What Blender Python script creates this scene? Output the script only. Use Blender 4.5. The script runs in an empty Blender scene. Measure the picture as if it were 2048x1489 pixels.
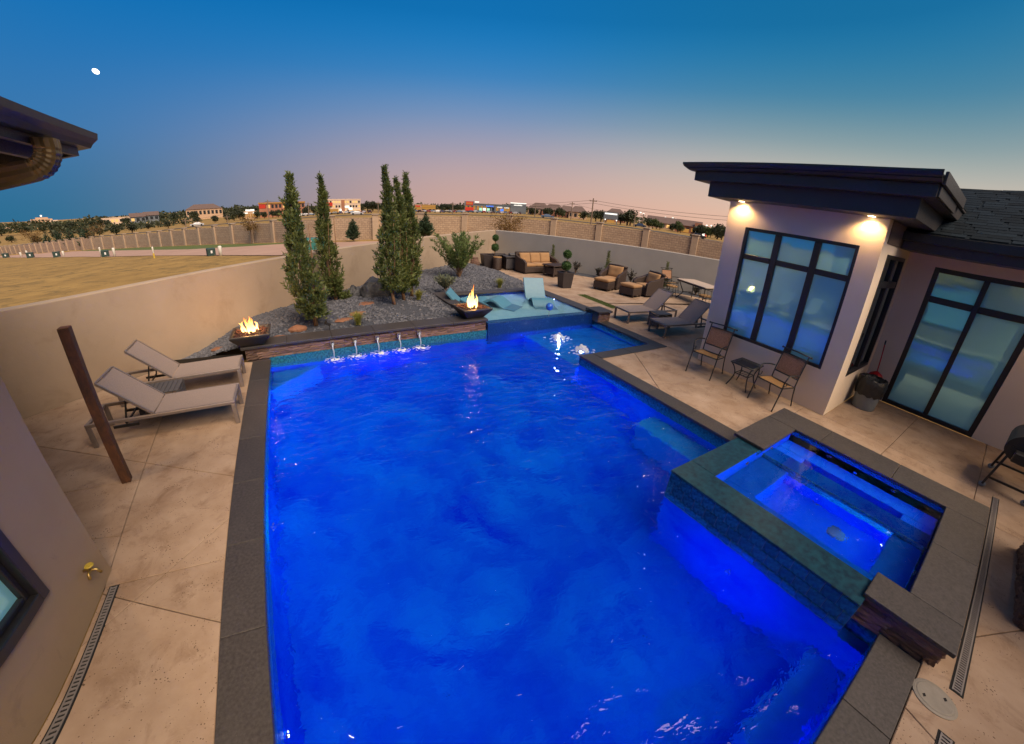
import bpy, bmesh, math, random
from mathutils import Vector, Matrix, Quaternion, noise
random.seed(11)
S = bpy.context.scene
COL = S.collection
R = math.radians

# ------------------------------------------------------------------ camera
# wide action-camera lens (mild fisheye): angle off axis = A1*r + A3*r^3, r = 1 at the side of the picture
A1, A3, PITCH, ROLL, YAW = 1.3145, -0.2363, 0.4119, 0.0663, -0.5456
CAM_H = 2.8
def cam_matrix():
    def w(c):
        x, y, z = c
        cr, sr = math.cos(ROLL), math.sin(ROLL)
        x, y = cr*x - sr*y, sr*x + cr*y
        f, u = -z, y
        X, Y, Z = x, f*math.cos(PITCH) + u*math.sin(PITCH), -f*math.sin(PITCH) + u*math.cos(PITCH)
        cy, sy = math.cos(YAW), math.sin(YAW)
        return Vector((X*cy - Y*sy, X*sy + Y*cy, Z))
    a, b, c = w((1, 0, 0)), w((0, 1, 0)), w((0, 0, 1))
    m = Matrix(((a.x, b.x, c.x, 0), (a.y, b.y, c.y, 0), (a.z, b.z, c.z, CAM_H), (0, 0, 0, 1)))
    return m
cd = bpy.data.cameras.new('camera')
cd.type = 'PANO'
cd.panorama_type = 'FISHEYE_LENS_POLYNOMIAL'
cd.sensor_fit = 'HORIZONTAL'
cd.sensor_width = 36.0
cd.sensor_height = 36.0*744/1024
cd.fisheye_fov = R(175)
cd.fisheye_polynomial_k0 = 0.0
cd.fisheye_polynomial_k1 = -A1/18
cd.fisheye_polynomial_k2 = 0.0
cd.fisheye_polynomial_k3 = -A3/18**3
cd.fisheye_polynomial_k4 = 0.0
cd.clip_start = 0.05
cd.clip_end = 20000
cam = bpy.data.objects.new('camera', cd)
COL.objects.link(cam)
cam.matrix_world = cam_matrix()
S.camera = cam

# ------------------------------------------------------------------ colour management
S.render.engine = 'CYCLES'
S.view_settings.view_transform = 'Standard'
S.view_settings.look = 'None'
S.view_settings.exposure = 0.3
S.view_settings.gamma = 1.0
S.cycles.use_denoising = True
S.cycles.max_bounces = 10
S.cycles.transparent_max_bounces = 12
S.cycles.caustics_refractive = True
S.cycles.caustics_reflective = False
S.cycles.sample_clamp_indirect = 4.0
S.cycles.blur_glossy = 0.5

# ------------------------------------------------------------------ sky: dusk, afterglow towards +X
SUN_AZ, SUN_EL = 96.0, 3.0          # degrees, azimuth clockwise from +Y
W = bpy.data.worlds.new('World'); S.world = W
W.use_nodes = True
nt = W.node_tree; nt.nodes.clear()
def N(t, **kw):
    n = nt.nodes.new(t)
    for k, v in kw.items():
        if k == 'inp':
            for i, val in v.items(): n.inputs[i].default_value = val
        else: setattr(n, k, v)
    return n
Lk = nt.links.new
tc = N('ShaderNodeTexCoord')
sep = N('ShaderNodeSeparateXYZ'); Lk(tc.outputs['Generated'], sep.inputs[0])
el = N('ShaderNodeMath', operation='ARCSINE'); Lk(sep.outputs['Z'], el.inputs[0])
eld = N('ShaderNodeMapRange', clamp=True); Lk(el.outputs[0], eld.inputs[0])
eld.inputs[1].default_value = 0.0; eld.inputs[2].default_value = R(60); eld.inputs[3].default_value = 0; eld.inputs[4].default_value = 1
def ramp(stops):
    n = N('ShaderNodeValToRGB'); cr = n.color_ramp; cr.interpolation = 'B_SPLINE'
    while len(cr.elements) < len(stops): cr.elements.new(0.5)
    for e, (deg, c) in zip(cr.elements, stops):
        e.position = deg/60.0; e.color = (*c, 1)
    Lk(eld.outputs[0], n.inputs[0]); return n
cold = ramp([(0, (.020, .125, .230)), (5, (.028, .140, .290)), (9, (.034, .152, .345)), (15, (.012, .140, .375)), (22, (.0005, .125, .370)), (30, (.0005, .090, .300)), (60, (.0005, .038, .140))])
mid = ramp([(0, (.500, .305, .250)), (4, (.440, .310, .300)), (8, (.290, .272, .350)), (12, (.155, .240, .395)), (17, (.022, .180, .420)), (24, (.0005, .140, .400)), (60, (.0005, .042, .150))])
warm = ramp([(0, (.680, .400, .280)), (3, (.640, .420, .310)), (8, (.440, .410, .355)), (12, (.190, .275, .290)), (17, (.034, .180, .290)), (24, (.0005, .135, .320)), (60, (.0005, .040, .135))])
hl = N('ShaderNodeVectorMath', operation='MULTIPLY'); hl.inputs[1].default_value = (1, 1, 0); Lk(tc.outputs['Generated'], hl.inputs[0])
hn = N('ShaderNodeVectorMath', operation='NORMALIZE'); Lk(hl.outputs[0], hn.inputs[0])
dt = N('ShaderNodeVectorMath', operation='DOT_PRODUCT'); Lk(hn.outputs[0], dt.inputs[0])
dt.inputs[1].default_value = (math.sin(R(SUN_AZ)), math.cos(R(SUN_AZ)), 0)
def band(lo, hi):
    n = N('ShaderNodeMapRange', interpolation_type='SMOOTHSTEP'); Lk(dt.outputs['Value'], n.inputs[0])
    n.inputs[1].default_value = lo; n.inputs[2].default_value = hi; n.inputs[3].default_value = 0; n.inputs[4].default_value = 1; return n
g1, g2 = band(-.60, .38), band(.30, .98)
m1 = N('ShaderNodeMix', data_type='RGBA'); Lk(g1.outputs[0], m1.inputs[0]); Lk(cold.outputs[0], m1.inputs[6]); Lk(mid.outputs[0], m1.inputs[7])
mx = N('ShaderNodeMix', data_type='RGBA'); Lk(g2.outputs[0], mx.inputs[0]); Lk(m1.outputs[2], mx.inputs[6]); Lk(warm.outputs[0], mx.inputs[7])
sky = N('ShaderNodeTexSky', sky_type='NISHITA'); sky.sun_disc = False
sky.sun_elevation = R(0.5); sky.sun_rotation = R(SUN_AZ); sky.air_density = 1.2; sky.dust_density = 2.0
sk = N('ShaderNodeVectorMath', operation='SCALE'); sk.inputs['Scale'].default_value = 0.003; Lk(sky.outputs[0], sk.inputs[0])
ad = N('ShaderNodeVectorMath', operation='ADD'); Lk(mx.outputs[2], ad.inputs[0]); Lk(sk.outputs[0], ad.inputs[1])
bg = N('ShaderNodeBackground'); bg.inputs[1].default_value = 1.0; Lk(ad.outputs[0], bg.inputs[0])
wo = N('ShaderNodeOutputWorld'); Lk(bg.outputs[0], wo.inputs[0])

# added fill: one soft, warm sun high behind the camera, away from the sunset
sd = bpy.data.lights.new('sun', 'SUN'); sd.energy = 5.0; sd.angle = R(50); sd.color = (1.0, .79, .59)
sun = bpy.data.objects.new('sun', sd); COL.objects.link(sun)
LA, LE = R(165), R(52)
sv = Vector((math.sin(LA)*math.cos(LE), math.cos(LA)*math.cos(LE), math.sin(LE)))
sun.rotation_euler = sv.to_track_quat('Z', 'Y').to_euler()

# ------------------------------------------------------------------ helpers
class MB:
    def __init__(s): s.v = []; s.f = []
    def add(s, vs, fs):
        o = len(s.v); s.v += [tuple(p) for p in vs]; s.f += [tuple(i + o for i in f) for f in fs]; return s
    def box(s, x0, x1, y0, y1, z0, z1):
        return s.add([(x0,y0,z0),(x1,y0,z0),(x1,y1,z0),(x0,y1,z0),(x0,y0,z1),(x1,y0,z1),(x1,y1,z1),(x0,y1,z1)],
                     [(0,3,2,1),(4,5,6,7),(0,1,5,4),(1,2,6,5),(2,3,7,6),(3,0,4,7)])
    def xbox(s, c, size, m):
        a, b, d = (q/2 for q in size); c = Vector(c); m = m.to_3x3() if hasattr(m, 'to_3x3') else m
        vs = [c + m @ Vector(p) for p in ((-a,-b,-d),(a,-b,-d),(a,b,-d),(-a,b,-d),(-a,-b,d),(a,-b,d),(a,b,d),(-a,b,d))]
        return s.add(vs, [(0,3,2,1),(4,5,6,7),(0,1,5,4),(1,2,6,5),(2,3,7,6),(3,0,4,7)])
    def bar(s, p, q, w, h, up=(0,0,1)):
        p, q = Vector(p), Vector(q); d = (q - p); L = d.length
        if L < 1e-6: return s
        x = d/L; u = Vector(up)
        if abs(x.dot(u)) > .98: u = Vector((0,1,0))
        y = u.cross(x).normalized(); z = x.cross(y)
        m = Matrix((x, y, z)).transposed()
        return s.xbox((p + q)/2, (L, w, h), m)
    def tube(s, pts, r, n=8, closed=False, flat=1.0):
        pts = [Vector(p) for p in pts]; k = len(pts)
        rr = r if isinstance(r, (list, tuple)) else [r]*k
        vs = []; prev = None
        for i, p in enumerate(pts):
            if closed: t = pts[(i+1) % k] - pts[i-1]
            else: t = pts[min(i+1, k-1)] - pts[max(i-1, 0)]
            t = t.normalized() if t.length > 1e-9 else Vector((0,0,1))
            if prev is None:
                a = Vector((0,0,1)) if abs(t.z) < .9 else Vector((1,0,0))
                x = a.cross(t).normalized()
            else:
                x = (prev - t*prev.dot(t)); x = x.normalized() if x.length > 1e-6 else t.orthogonal().normalized()
            prev = x; y = t.cross(x)
            for j in range(n):
                an = 2*math.pi*j/n
                vs.append(p + x*(math.cos(an)*rr[i]) + y*(math.sin(an)*rr[i]*flat))
        fs = []
        for i in range(k if closed else k-1):
            i2 = (i+1) % k
            for j in range(n):
                j2 = (j+1) % n
                fs.append((i*n+j, i*n+j2, i2*n+j2, i2*n+j))
        if not closed:
            fs.append(tuple(reversed(range(n)))); fs.append(tuple((k-1)*n + j for j in range(n)))
        return s.add(vs, fs)
    def lathe(s, prof, n=20, c=(0,0,0), m=None):
        c = Vector(c); vs = []
        for r, z in prof:
            for j in range(n):
                a = 2*math.pi*j/n; p = Vector((r*math.cos(a), r*math.sin(a), z))
                vs.append(c + (m @ p if m else p))
        fs = []
        for i in range(len(prof)-1):
            for j in range(n):
                j2 = (j+1) % n; fs.append((i*n+j, i*n+j2, (i+1)*n+j2, (i+1)*n+j))
        fs.append(tuple(reversed(range(n)))); fs.append(tuple((len(prof)-1)*n + j for j in range(n)))
        return s.add(vs, fs)
    def prism(s, poly, z0, z1, ch=0.0):
        n = len(poly)
        a = [(x, y, z0) for x, y in poly]
        if ch > 0:
            ins = shrink(poly, ch)
            vs = a + [(x, y, z1-ch) for x, y in poly] + [(x, y, z1) for x, y in ins]; L = 3
        else:
            vs = a + [(x, y, z1) for x, y in poly]; L = 2
        fs = [tuple(reversed(range(n))), tuple((L-1)*n + j for j in range(n))]
        for l in range(L-1):
            for j in range(n):
                j2 = (j+1) % n; fs.append((l*n+j, l*n+j2, (l+1)*n+j2, (l+1)*n+j))
        return s.add(vs, fs)
    def grid(s, fn, nu, nv, flip=False):
        vs = [fn(i/nu, j/nv) for j in range(nv+1) for i in range(nu+1)]
        fs = []
        for j in range(nv):
            for i in range(nu):
                q = (j*(nu+1)+i, j*(nu+1)+i+1, (j+1)*(nu+1)+i+1, (j+1)*(nu+1)+i)
                fs.append(tuple(reversed(q)) if flip else q)
        return s.add(vs, fs)
    def sphere(s, c, r, sx=1, sy=1, sz=1, n=14, m=10):
        c = Vector(c); vs = [c + Vector((0,0,-r*sz))]
        for i in range(1, m):
            t = -math.pi/2 + math.pi*i/m
            for j in range(n):
                a = 2*math.pi*j/n; vs.append(c + Vector((r*sx*math.cos(t)*math.cos(a), r*sy*math.cos(t)*math.sin(a), r*sz*math.sin(t))))
        vs.append(c + Vector((0,0,r*sz))); fs = []
        for j in range(n): fs.append((0, 1+(j+1) % n, 1+j))
        for i in range(m-2):
            for j in range(n):
                a = 1+i*n+j; b = 1+i*n+(j+1) % n; fs.append((a, b, b+n, a+n))
        t = len(vs)-1
        for j in range(n): fs.append((t, 1+(m-2)*n+j, 1+(m-2)*n+(j+1) % n))
        return s.add(vs, fs)
    def build(s, name, mat, parent=None, bevel=0, seg=1, smooth=False, world=False, loc=None):
        off = Vector(parent.location) if (world and parent is not None) else Vector((0,0,0))
        me = bpy.data.meshes.new(name)
        me.from_pydata([Vector(p) - off for p in s.v], [], s.f)
        if bevel > 0:
            bm = bmesh.new(); bm.from_mesh(me)
            bmesh.ops.recalc_face_normals(bm, faces=bm.faces)
            es = [e for e in bm.edges if len(e.link_faces) == 2 and e.calc_face_angle(0) > .5]
            bmesh.ops.bevel(bm, geom=es, offset=bevel, segments=seg, affect='EDGES', profile=.5, clamp_overlap=True)
            bm.to_mesh(me); bm.free()
        else:
            me.validate()
        if smooth: me.polygons.foreach_set('use_smooth', [True]*len(me.polygons))
        me.materials.append(mat); me.update()
        o = bpy.data.objects.new(name, me); COL.objects.link(o)
        if parent is not None: o.parent = parent
        if loc is not None: o.location = loc
        return o
def shrink(poly, d):
    n = len(poly); out = []
    ar = sum(poly[i][0]*poly[(i+1) % n][1] - poly[(i+1) % n][0]*poly[i][1] for i in range(n))
    sg = 1 if ar > 0 else -1
    for i in range(n):
        p0, p1, p2 = Vector(poly[i-1]), Vector(poly[i]), Vector(poly[(i+1) % n])
        a = (p1-p0); b = (p2-p1)
        if a.length < 1e-6 or b.length < 1e-6: out.append((p1.x, p1.y)); continue
        a.normalize(); b.normalize()
        na = Vector((-a.y, a.x))*sg; nb = Vector((-b.y, b.x))*sg
        den = 1 + na.dot(nb)
        m = (na + nb)*(d/max(den, .25)); out.append((p1.x+m.x, p1.y+m.y))
    return out
def cut(poly, p, q):
    p, q = Vector(p), Vector(q); d = q - p; n = Vector((-d.y, d.x)).normalized()
    A, B = [], []
    k = len(poly)
    for i in range(k):
        a, b = Vector(poly[i]), Vector(poly[(i+1) % k]); da, db = n.dot(a-p), n.dot(b-p)
        if da >= 0: A.append((a.x, a.y))
        if da <= 0: B.append((a.x, a.y))
        if da*db < 0:
            t = da/(da-db); c = a + (b-a)*t; A.append((c.x, c.y)); B.append((c.x, c.y))
    return [x for x in (A, B) if len(x) >= 3]
def area(poly):
    return abs(sum(poly[i][0]*poly[(i+1) % len(poly)][1] - poly[(i+1) % len(poly)][0]*poly[i][1] for i in range(len(poly))))/2
def tag(o, label=None, cat=None, group=None, kind=None):
    if label: o['label'] = label
    if cat: o['category'] = cat
    if group: o['group'] = group
    if kind: o['kind'] = kind
    return o
def empty(name, loc=(0,0,0), rz=0.0):
    o = bpy.data.objects.new(name, None); COL.objects.link(o); o.location = loc; o.rotation_euler = (0,0,rz); o.empty_display_size = .1
    return o
def thing(name, label, cat, loc=(0,0,0), rz=0.0, group=None):
    return tag(empty(name, loc, rz), label, cat, group)
def copy_tree(o, parent=None, loc=None, rz=None, label=None, group=None):
    c = o.copy(); COL.objects.link(c)
    if parent is not None: c.parent = parent
    if loc is not None: c.location = loc
    if rz is not None: c.rotation_euler = (0, 0, rz)
    if label: c['label'] = label
    if group: c['group'] = group
    for ch in list(o.children): copy_tree(ch, c)
    return c
def lamp(name, kind, loc, energy, color, parent=None, radius=.05, rot=None, spot=None, blend=.5):
    d = bpy.data.lights.new(name, kind); d.energy = energy; d.color = color
    if kind in ('POINT', 'SPOT'): d.shadow_soft_size = radius
    if kind == 'SPOT': d.spot_size = spot; d.spot_blend = blend
    if kind == 'AREA': d.size = radius
    o = bpy.data.objects.new(name, d); COL.objects.link(o); o.location = loc
    if rot: o.rotation_euler = rot
    if parent is not None:
        o.parent = parent; o.location = Vector(loc) - Vector(parent.location)
    return o

# ------------------------------------------------------------------ materials
def new_mat(name):
    m = bpy.data.materials.new(name); m.use_nodes = True
    t = m.node_tree; t.nodes.clear()
    out = t.nodes.new('ShaderNodeOutputMaterial')
    return m, t, out
def nd(t, ty, **kw):
    n = t.nodes.new(ty)
    for k, v in kw.items():
        if k == 'i':
            for a, b in v.items(): n.inputs[a].default_value = b
        else: setattr(n, k, v)
    return n
def P(name, c1, c2=None, scale=6.0, rough=.6, metal=0.0, spec=.5, bump=None, contrast=.25, detail=6, rnd=0.0, coord='Object',
      stretch=(1,1,1), speck=None, stain=None, rvar=0.0, coat=0.0, sheen=0.0, trans=0.0, alpha=1.0):
    """principled with noise-mixed colour; bump = [(scale, strength, distance), ...]; speck = (scale, size, colour)"""
    m, t, out = new_mat(name); L = t.links.new
    b = nd(t, 'ShaderNodeBsdfPrincipled', i={'Roughness': rough, 'Metallic': metal, 'Specular IOR Level': spec})
    if coat: b.inputs['Coat Weight'].default_value = coat
    if sheen: b.inputs['Sheen Weight'].default_value = sheen
    if trans: b.inputs['Transmission Weight'].default_value = trans
    L(b.outputs[0], out.inputs[0])
    tcn = nd(t, 'ShaderNodeTexCoord'); mp = nd(t, 'ShaderNodeMapping', i={'Scale': stretch}); L(tcn.outputs[coord], mp.inputs[0])
    col = None
    if c2 is not None:
        nz = nd(t, 'ShaderNodeTexNoise', i={'Scale': scale, 'Detail': detail, 'Roughness': .6}); L(mp.outputs[0], nz.inputs[0])
        rp = nd(t, 'ShaderNodeMapRange', i={1: .5-contrast, 2: .5+contrast}); L(nz.outputs[0], rp.inputs[0])
        mixn = nd(t, 'ShaderNodeMix', data_type='RGBA'); L(rp.outputs[0], mixn.inputs[0])
        mixn.inputs[6].default_value = (*c1, 1); mixn.inputs[7].default_value = (*c2, 1); col = mixn.outputs[2]
    else:
        rgb = nd(t, 'ShaderNodeRGB'); rgb.outputs[0].default_value = (*c1, 1); col = rgb.outputs[0]
    if stain:
        sc, cc, lo, hi = stain
        nz = nd(t, 'ShaderNodeTexNoise', i={'Scale': sc, 'Detail': 8, 'Roughness': .7, 'Distortion': .6}); L(mp.outputs[0], nz.inputs[0])
        rp = nd(t, 'ShaderNodeMapRange', i={1: lo, 2: hi}); L(nz.outputs[0], rp.inputs[0])
        mixn = nd(t, 'ShaderNodeMix', data_type='RGBA'); L(rp.outputs[0], mixn.inputs[0]); L(col, mixn.inputs[6]); mixn.inputs[7].default_value = (*cc, 1); col = mixn.outputs[2]
    if speck:
        sc, sz, cc = speck
        vo = nd(t, 'ShaderNodeTexVoronoi', i={'Scale': sc, 'Randomness': 1.0}); L(mp.outputs[0], vo.inputs[0])
        n2 = nd(t, 'ShaderNodeTexNoise', i={'Scale': sc*.13, 'Detail': 3}); L(mp.outputs[0], n2.inputs[0])
        r2 = nd(t, 'ShaderNodeMapRange', i={1: .45, 2: .70, 3: .35, 4: 1.25}); L(n2.outputs[0], r2.inputs[0])
        mu = nd(t, 'ShaderNodeMath', operation='MULTIPLY', i={1: sz}); L(r2.outputs[0], mu.inputs[0])
        lt = nd(t, 'ShaderNodeMath', operation='LESS_THAN'); L(vo.outputs['Distance'], lt.inputs[0]); L(mu.outputs[0], lt.inputs[1])
        mixn = nd(t, 'ShaderNodeMix', data_type='RGBA'); L(lt.outputs[0], mixn.inputs[0]); L(col, mixn.inputs[6]); mixn.inputs[7].default_value = (*cc, 1); col = mixn.outputs[2]
    if rnd:
        oi = nd(t, 'ShaderNodeObjectInfo'); r3 = nd(t, 'ShaderNodeMapRange', i={3: 1-rnd, 4: 1+rnd}); L(oi.outputs['Random'], r3.inputs[0])
        vm = nd(t, 'ShaderNodeVectorMath', operation='SCALE'); L(col, vm.inputs[0]); L(r3.outputs[0], vm.inputs['Scale']); col = vm.outputs[0]
    L(col, b.inputs['Base Color'])
    if rvar:
        nz = nd(t, 'ShaderNodeTexNoise', i={'Scale': scale*1.7, 'Detail': 5}); L(mp.outputs[0], nz.inputs[0])
        rp = nd(t, 'ShaderNodeMapRange', i={1: .3, 2: .7, 3: max(rough-rvar, .02), 4: min(rough+rvar, 1)}); L(nz.outputs[0], rp.inputs[0]); L(rp.outputs[0], b.inputs['Roughness'])
    prev = None
    for (sc, st, di) in (bump or []):
        nz = nd(t, 'ShaderNodeTexNoise', i={'Scale': sc, 'Detail': 5, 'Roughness': .6}); L(mp.outputs[0], nz.inputs[0])
        bn = nd(t, 'ShaderNodeBump', i={'Strength': st, 'Distance': di}); L(nz.outputs[0], bn.inputs['Height'])
        if prev is not None: L(prev, bn.inputs['Normal'])
        prev = bn.outputs[0]
    if prev is not None: L(prev, b.inputs['Normal'])
    return m
def EM(name, col, strength):
    m, t, out = new_mat(name); e = nd(t, 'ShaderNodeEmission', i={0: (*col, 1), 1: strength}); t.links.new(e.outputs[0], out.inputs[0]); return m

M = {}
M['stucco'] = P('stucco', (.32,.242,.170), (.375,.288,.208), 1.3, .85, bump=[(140,.5,.006),(14,.35,.012)], stain=(1.6,(.22,.155,.10),.54,.90))
M['stucco_grey'] = P('stucco_grey', (.34,.31,.265), (.39,.355,.31), 1.3, .85, bump=[(140,.35,.004),(18,.2,.006)])
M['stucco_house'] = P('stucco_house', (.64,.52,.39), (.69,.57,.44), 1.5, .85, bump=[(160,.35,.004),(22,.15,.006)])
M['stucco_wing_shade'] = P('stucco_wing_shade', (.29,.20,.112), (.33,.235,.14), 1.5, .85, bump=[(160,.35,.004),(22,.15,.006)], stain=(3,(.17,.12,.08),.6,.9))  # darker than the house stucco: eave shade put into the base colour
M['concrete'] = P('concrete', (.245,.160,.100), (.385,.285,.205), 2.0, .75, bump=[(60,.25,.004),(300,.25,.002)], contrast=.22, rnd=.06,
                  speck=(42,.21,(.10,.058,.034)), stain=(3.2,(.130,.066,.032),.52,.82), rvar=.12)
M['concrete_base'] = P('concrete_base', (.10,.075,.055), (.14,.10,.07), 4, .9)
M['coping'] = P('coping_granite', (.026,.022,.021), (.056,.048,.046), 38, .55, bump=[(160,.4,.003)], contrast=.16, stain=(3.0,(.064,.056,.053),.5,.9), rnd=.10, speck=(60,.10,(.13,.115,.10)))
M['ledger'] = P('ledger_stone', (.095,.050,.035), (.20,.12,.085), 9, .8, bump=[(40,.7,.01)], rnd=.45, contrast=.2)
M['tile'] = P('glass_tile', (.006,.045,.075), (.02,.14,.17), 26, .22, spec=.6, contrast=.12, rnd=.30, bump=[(45,.12,.004)], coat=.3)
M['tile_top'] = P('glass_tile_top', (.0015,.014,.030), (.006,.045,.068), 16, .42, spec=.3, contrast=.14, rnd=.12, bump=[(60,.05,.002)])
M['grout'] = P('grout', (.16,.20,.22), (.10,.13,.15), 20, .9)
M['mosaic'] = P('glass_mosaic', (.003,.015,.085), (.010,.055,.19), 60, .18, contrast=.10, bump=[(90,.4,.006)], coat=.4, speck=(42,.22,(.07,.16,.40)))  # paler blue specks paint the glitter of the mosaic
M['plaster'] = P('pebble_plaster', (.001,.026,.40), (.002,.125,.54), .85, .7, spec=.0, contrast=.20, detail=8, bump=[(90,.3,.006)], stain=(.8,(.001,.012,.38),.46,.68), speck=(9,.05,(.005,.03,.10)))  # azure and deep blue clouds put the uneven pool glow into the plaster
M['plaster_light'] = P('pale_plaster', (.006,.12,.48), (.010,.17,.56), 5, .7, spec=.0, bump=[(90,.3,.006)])
M['shelf'] = P('shelf_plaster', (.22,.46,.52), (.30,.54,.58), 5, .7, bump=[(90,.3,.006)])
M['spa_plaster'] = P('spa_plaster', (.006,.12,.60), (.010,.17,.70), 5, .7, spec=.0, bump=[(90,.3,.006)])
M['black_metal'] = P('black_metal', (.012,.011,.011), (.022,.02,.018), 30, .42, spec=.5, bump=[(200,.1,.001)])
M['black_frame'] = P('black_window_frame', (.010,.010,.012), (.016,.015,.017), 30, .38)
M['fascia'] = P('dark_fascia', (.026,.021,.020), (.040,.034,.031), 8, .5, stretch=(1,6,12), bump=[(50,.25,.003)], rvar=.1)
M['frieze'] = P('brown_frieze', (.085,.055,.042), (.12,.08,.06), 7, .6, stretch=(1,5,14), bump=[(40,.3,.003)])
M['shingle'] = P('asphalt_shingle', (.004,.0075,.011), (.012,.020,.028), 40, .9, spec=.1, bump=[(260,.6,.004)], rnd=.40)
M['rust'] = P('rusted_steel', (.055,.022,.010), (.13,.047,.015), 14, .75, bump=[(60,.4,.003)], stain=(6,(.025,.012,.008),.45,.65), stretch=(1,1,.5))
M['taupe_metal'] = P('taupe_metal', (.20,.165,.15), (.25,.205,.185), 20, .35, metal=.4, bump=[(150,.1,.001)])
M['sling'] = P('sling_mesh', (.23,.18,.155), (.28,.22,.19), 90, .75, bump=[(420,.5,.002)], contrast=.1)
M['sling_brown'] = P('woven_sling', (.20,.095,.045), (.31,.165,.09), 60, .75, bump=[(300,.5,.002)], contrast=.12)
M['sling_seat'] = P('woven_seat_sling', (.22,.12,.04), (.30,.17,.065), 60, .75, bump=[(300,.5,.002)], contrast=.12)
M['slat'] = P('dark_slat', (.055,.052,.056), (.085,.08,.082), 10, .6, bump=[(90,.3,.002)], stretch=(1,8,1))
def wicker_mat():
    m, t, out = new_mat('wicker'); L = t.links.new
    b = nd(t, 'ShaderNodeBsdfPrincipled', i={'Roughness': .55})
    tcn = nd(t, 'ShaderNodeTexCoord')
    w1 = nd(t, 'ShaderNodeTexWave', wave_type='BANDS', bands_direction='Z', i={'Scale': 14, 'Distortion': .6, 'Detail': 1}); L(tcn.outputs['Object'], w1.inputs[0])
    w2 = nd(t, 'ShaderNodeTexWave', wave_type='BANDS', bands_direction='DIAGONAL', i={'Scale': 11, 'Distortion': .6, 'Detail': 1}); L(tcn.outputs['Object'], w2.inputs[0])
    mu = nd(t, 'ShaderNodeMath', operation='MULTIPLY'); L(w1.outputs['Fac'], mu.inputs[0]); L(w2.outputs['Fac'], mu.inputs[1])
    mi = nd(t, 'ShaderNodeMix', data_type='RGBA'); L(mu.outputs[0], mi.inputs[0]); mi.inputs[6].default_value = (.022,.013,.010,1); mi.inputs[7].default_value = (.095,.055,.040,1)
    L(mi.outputs[2], b.inputs['Base Color'])
    bn = nd(t, 'ShaderNodeBump', i={'Strength': .8, 'Distance': .01}); L(mu.outputs[0], bn.inputs['Height']); L(bn.outputs[0], b.inputs['Normal'])
    L(b.outputs[0], out.inputs[0]); return m
M['wicker'] = wicker_mat()
M['cushion'] = P('tan_cushion', (.27,.145,.06), (.33,.19,.085), 30, .9, bump=[(260,.35,.002),(9,.2,.01)], sheen=.1)
M['red_plastic'] = P('red_plastic', (.50,.008,.012), (.42,.006,.010), 8, .38)
M['grey_plastic'] = P('grey_plastic', (.16,.19,.21), (.20,.23,.25), 12, .55, bump=[(60,.1,.002)])
M['bag'] = P('black_bag', (.010,.010,.011), (.016,.016,.017), 9, .28, bump=[(16,.9,.03),(45,.5,.01)])
M['grate'] = P('drain_grate', (.15,.135,.13), (.20,.18,.17), 30, .55)
M['dark'] = P('dark_void', (.008,.008,.008), None, rough=.9)
M['brass'] = P('brass', (.42,.30,.10), (.30,.20,.07), 40, .35, metal=.8)
M['lid'] = P('deck_lid', (.20,.18,.145), (.25,.225,.19), 20, .6, bump=[(120,.2,.002)])
M['lava'] = P('lava_rock', (.035,.012,.009), (.10,.035,.022), 30, .9, bump=[(80,.7,.008)])
M['bowl'] = P('dark_fire_bowl', (.016,.013,.012), (.030,.025,.022), 18, .5, bump=[(120,.3,.002)])
M['boulder'] = P('dark_boulder', (.018,.019,.022), (.075,.078,.085), 5, .5, bump=[(7,.9,.05),(40,.5,.01)], contrast=.15, stain=(9,(.20,.20,.21),.66,.78))
M['slate'] = P('slate_chip', (.028,.032,.042), (.145,.148,.170), 21, .7, bump=[(60,.5,.006)], contrast=.2)
M['slate_soil'] = P('slate_bed', (.026,.030,.040), (.070,.075,.092), 30, .85, bump=[(46,1.0,.02),(130,.8,.01)], contrast=.16)
M['flagstone'] = P('red_flagstone', (.16,.065,.032), (.23,.105,.055), 6, .8, bump=[(20,.6,.02)])
M['turf'] = P('turf', (.055,.085,.018), (.10,.13,.03), 60, .9, bump=[(200,1,.01)])
M['bark'] = P('bark', (.12,.065,.035), (.21,.12,.06), 26, .9, bump=[(40,.8,.01)], stretch=(1,1,.25))
def leaf_mat(name, c1, c2, sc=3.0, tr=.35):
    m, t, out = new_mat(name); L = t.links.new
    tcn = nd(t, 'ShaderNodeTexCoord'); nz = nd(t, 'ShaderNodeTexNoise', i={'Scale': sc, 'Detail': 4}); L(tcn.outputs['Object'], nz.inputs[0])
    rp = nd(t, 'ShaderNodeMapRange', i={1: .32, 2: .68}); L(nz.outputs[0], rp.inputs[0])
    mi = nd(t, 'ShaderNodeMix', data_type='RGBA'); L(rp.outputs[0], mi.inputs[0]); mi.inputs[6].default_value = (*c1,1); mi.inputs[7].default_value = (*c2,1)
    d = nd(t, 'ShaderNodeBsdfPrincipled', i={'Roughness': .6}); L(mi.outputs[2], d.inputs['Base Color'])
    tl = nd(t, 'ShaderNodeBsdfTranslucent'); L(mi.outputs[2], tl.inputs[0])
    ms = nd(t, 'ShaderNodeMixShader', i={0: tr}); L(d.outputs[0], ms.inputs[1]); L(tl.outputs[0], ms.inputs[2]); L(ms.outputs[0], out.inputs[0]); return m
M['juniper'] = leaf_mat('juniper_leaf', (.050,.080,.020), (.19,.22,.060), 4)
M['willow'] = leaf_mat('willow_leaf', (.09,.14,.035), (.19,.24,.075), 5)
M['sage'] = leaf_mat('sage_leaf', (.12,.14,.085), (.22,.24,.15), 8)
M['grass_yellow'] = leaf_mat('yellow_grass', (.20,.21,.035), (.34,.33,.08), 9)
M['topiary'] = leaf_mat('topiary_leaf', (.030,.080,.018), (.075,.15,.035), 12)
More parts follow.
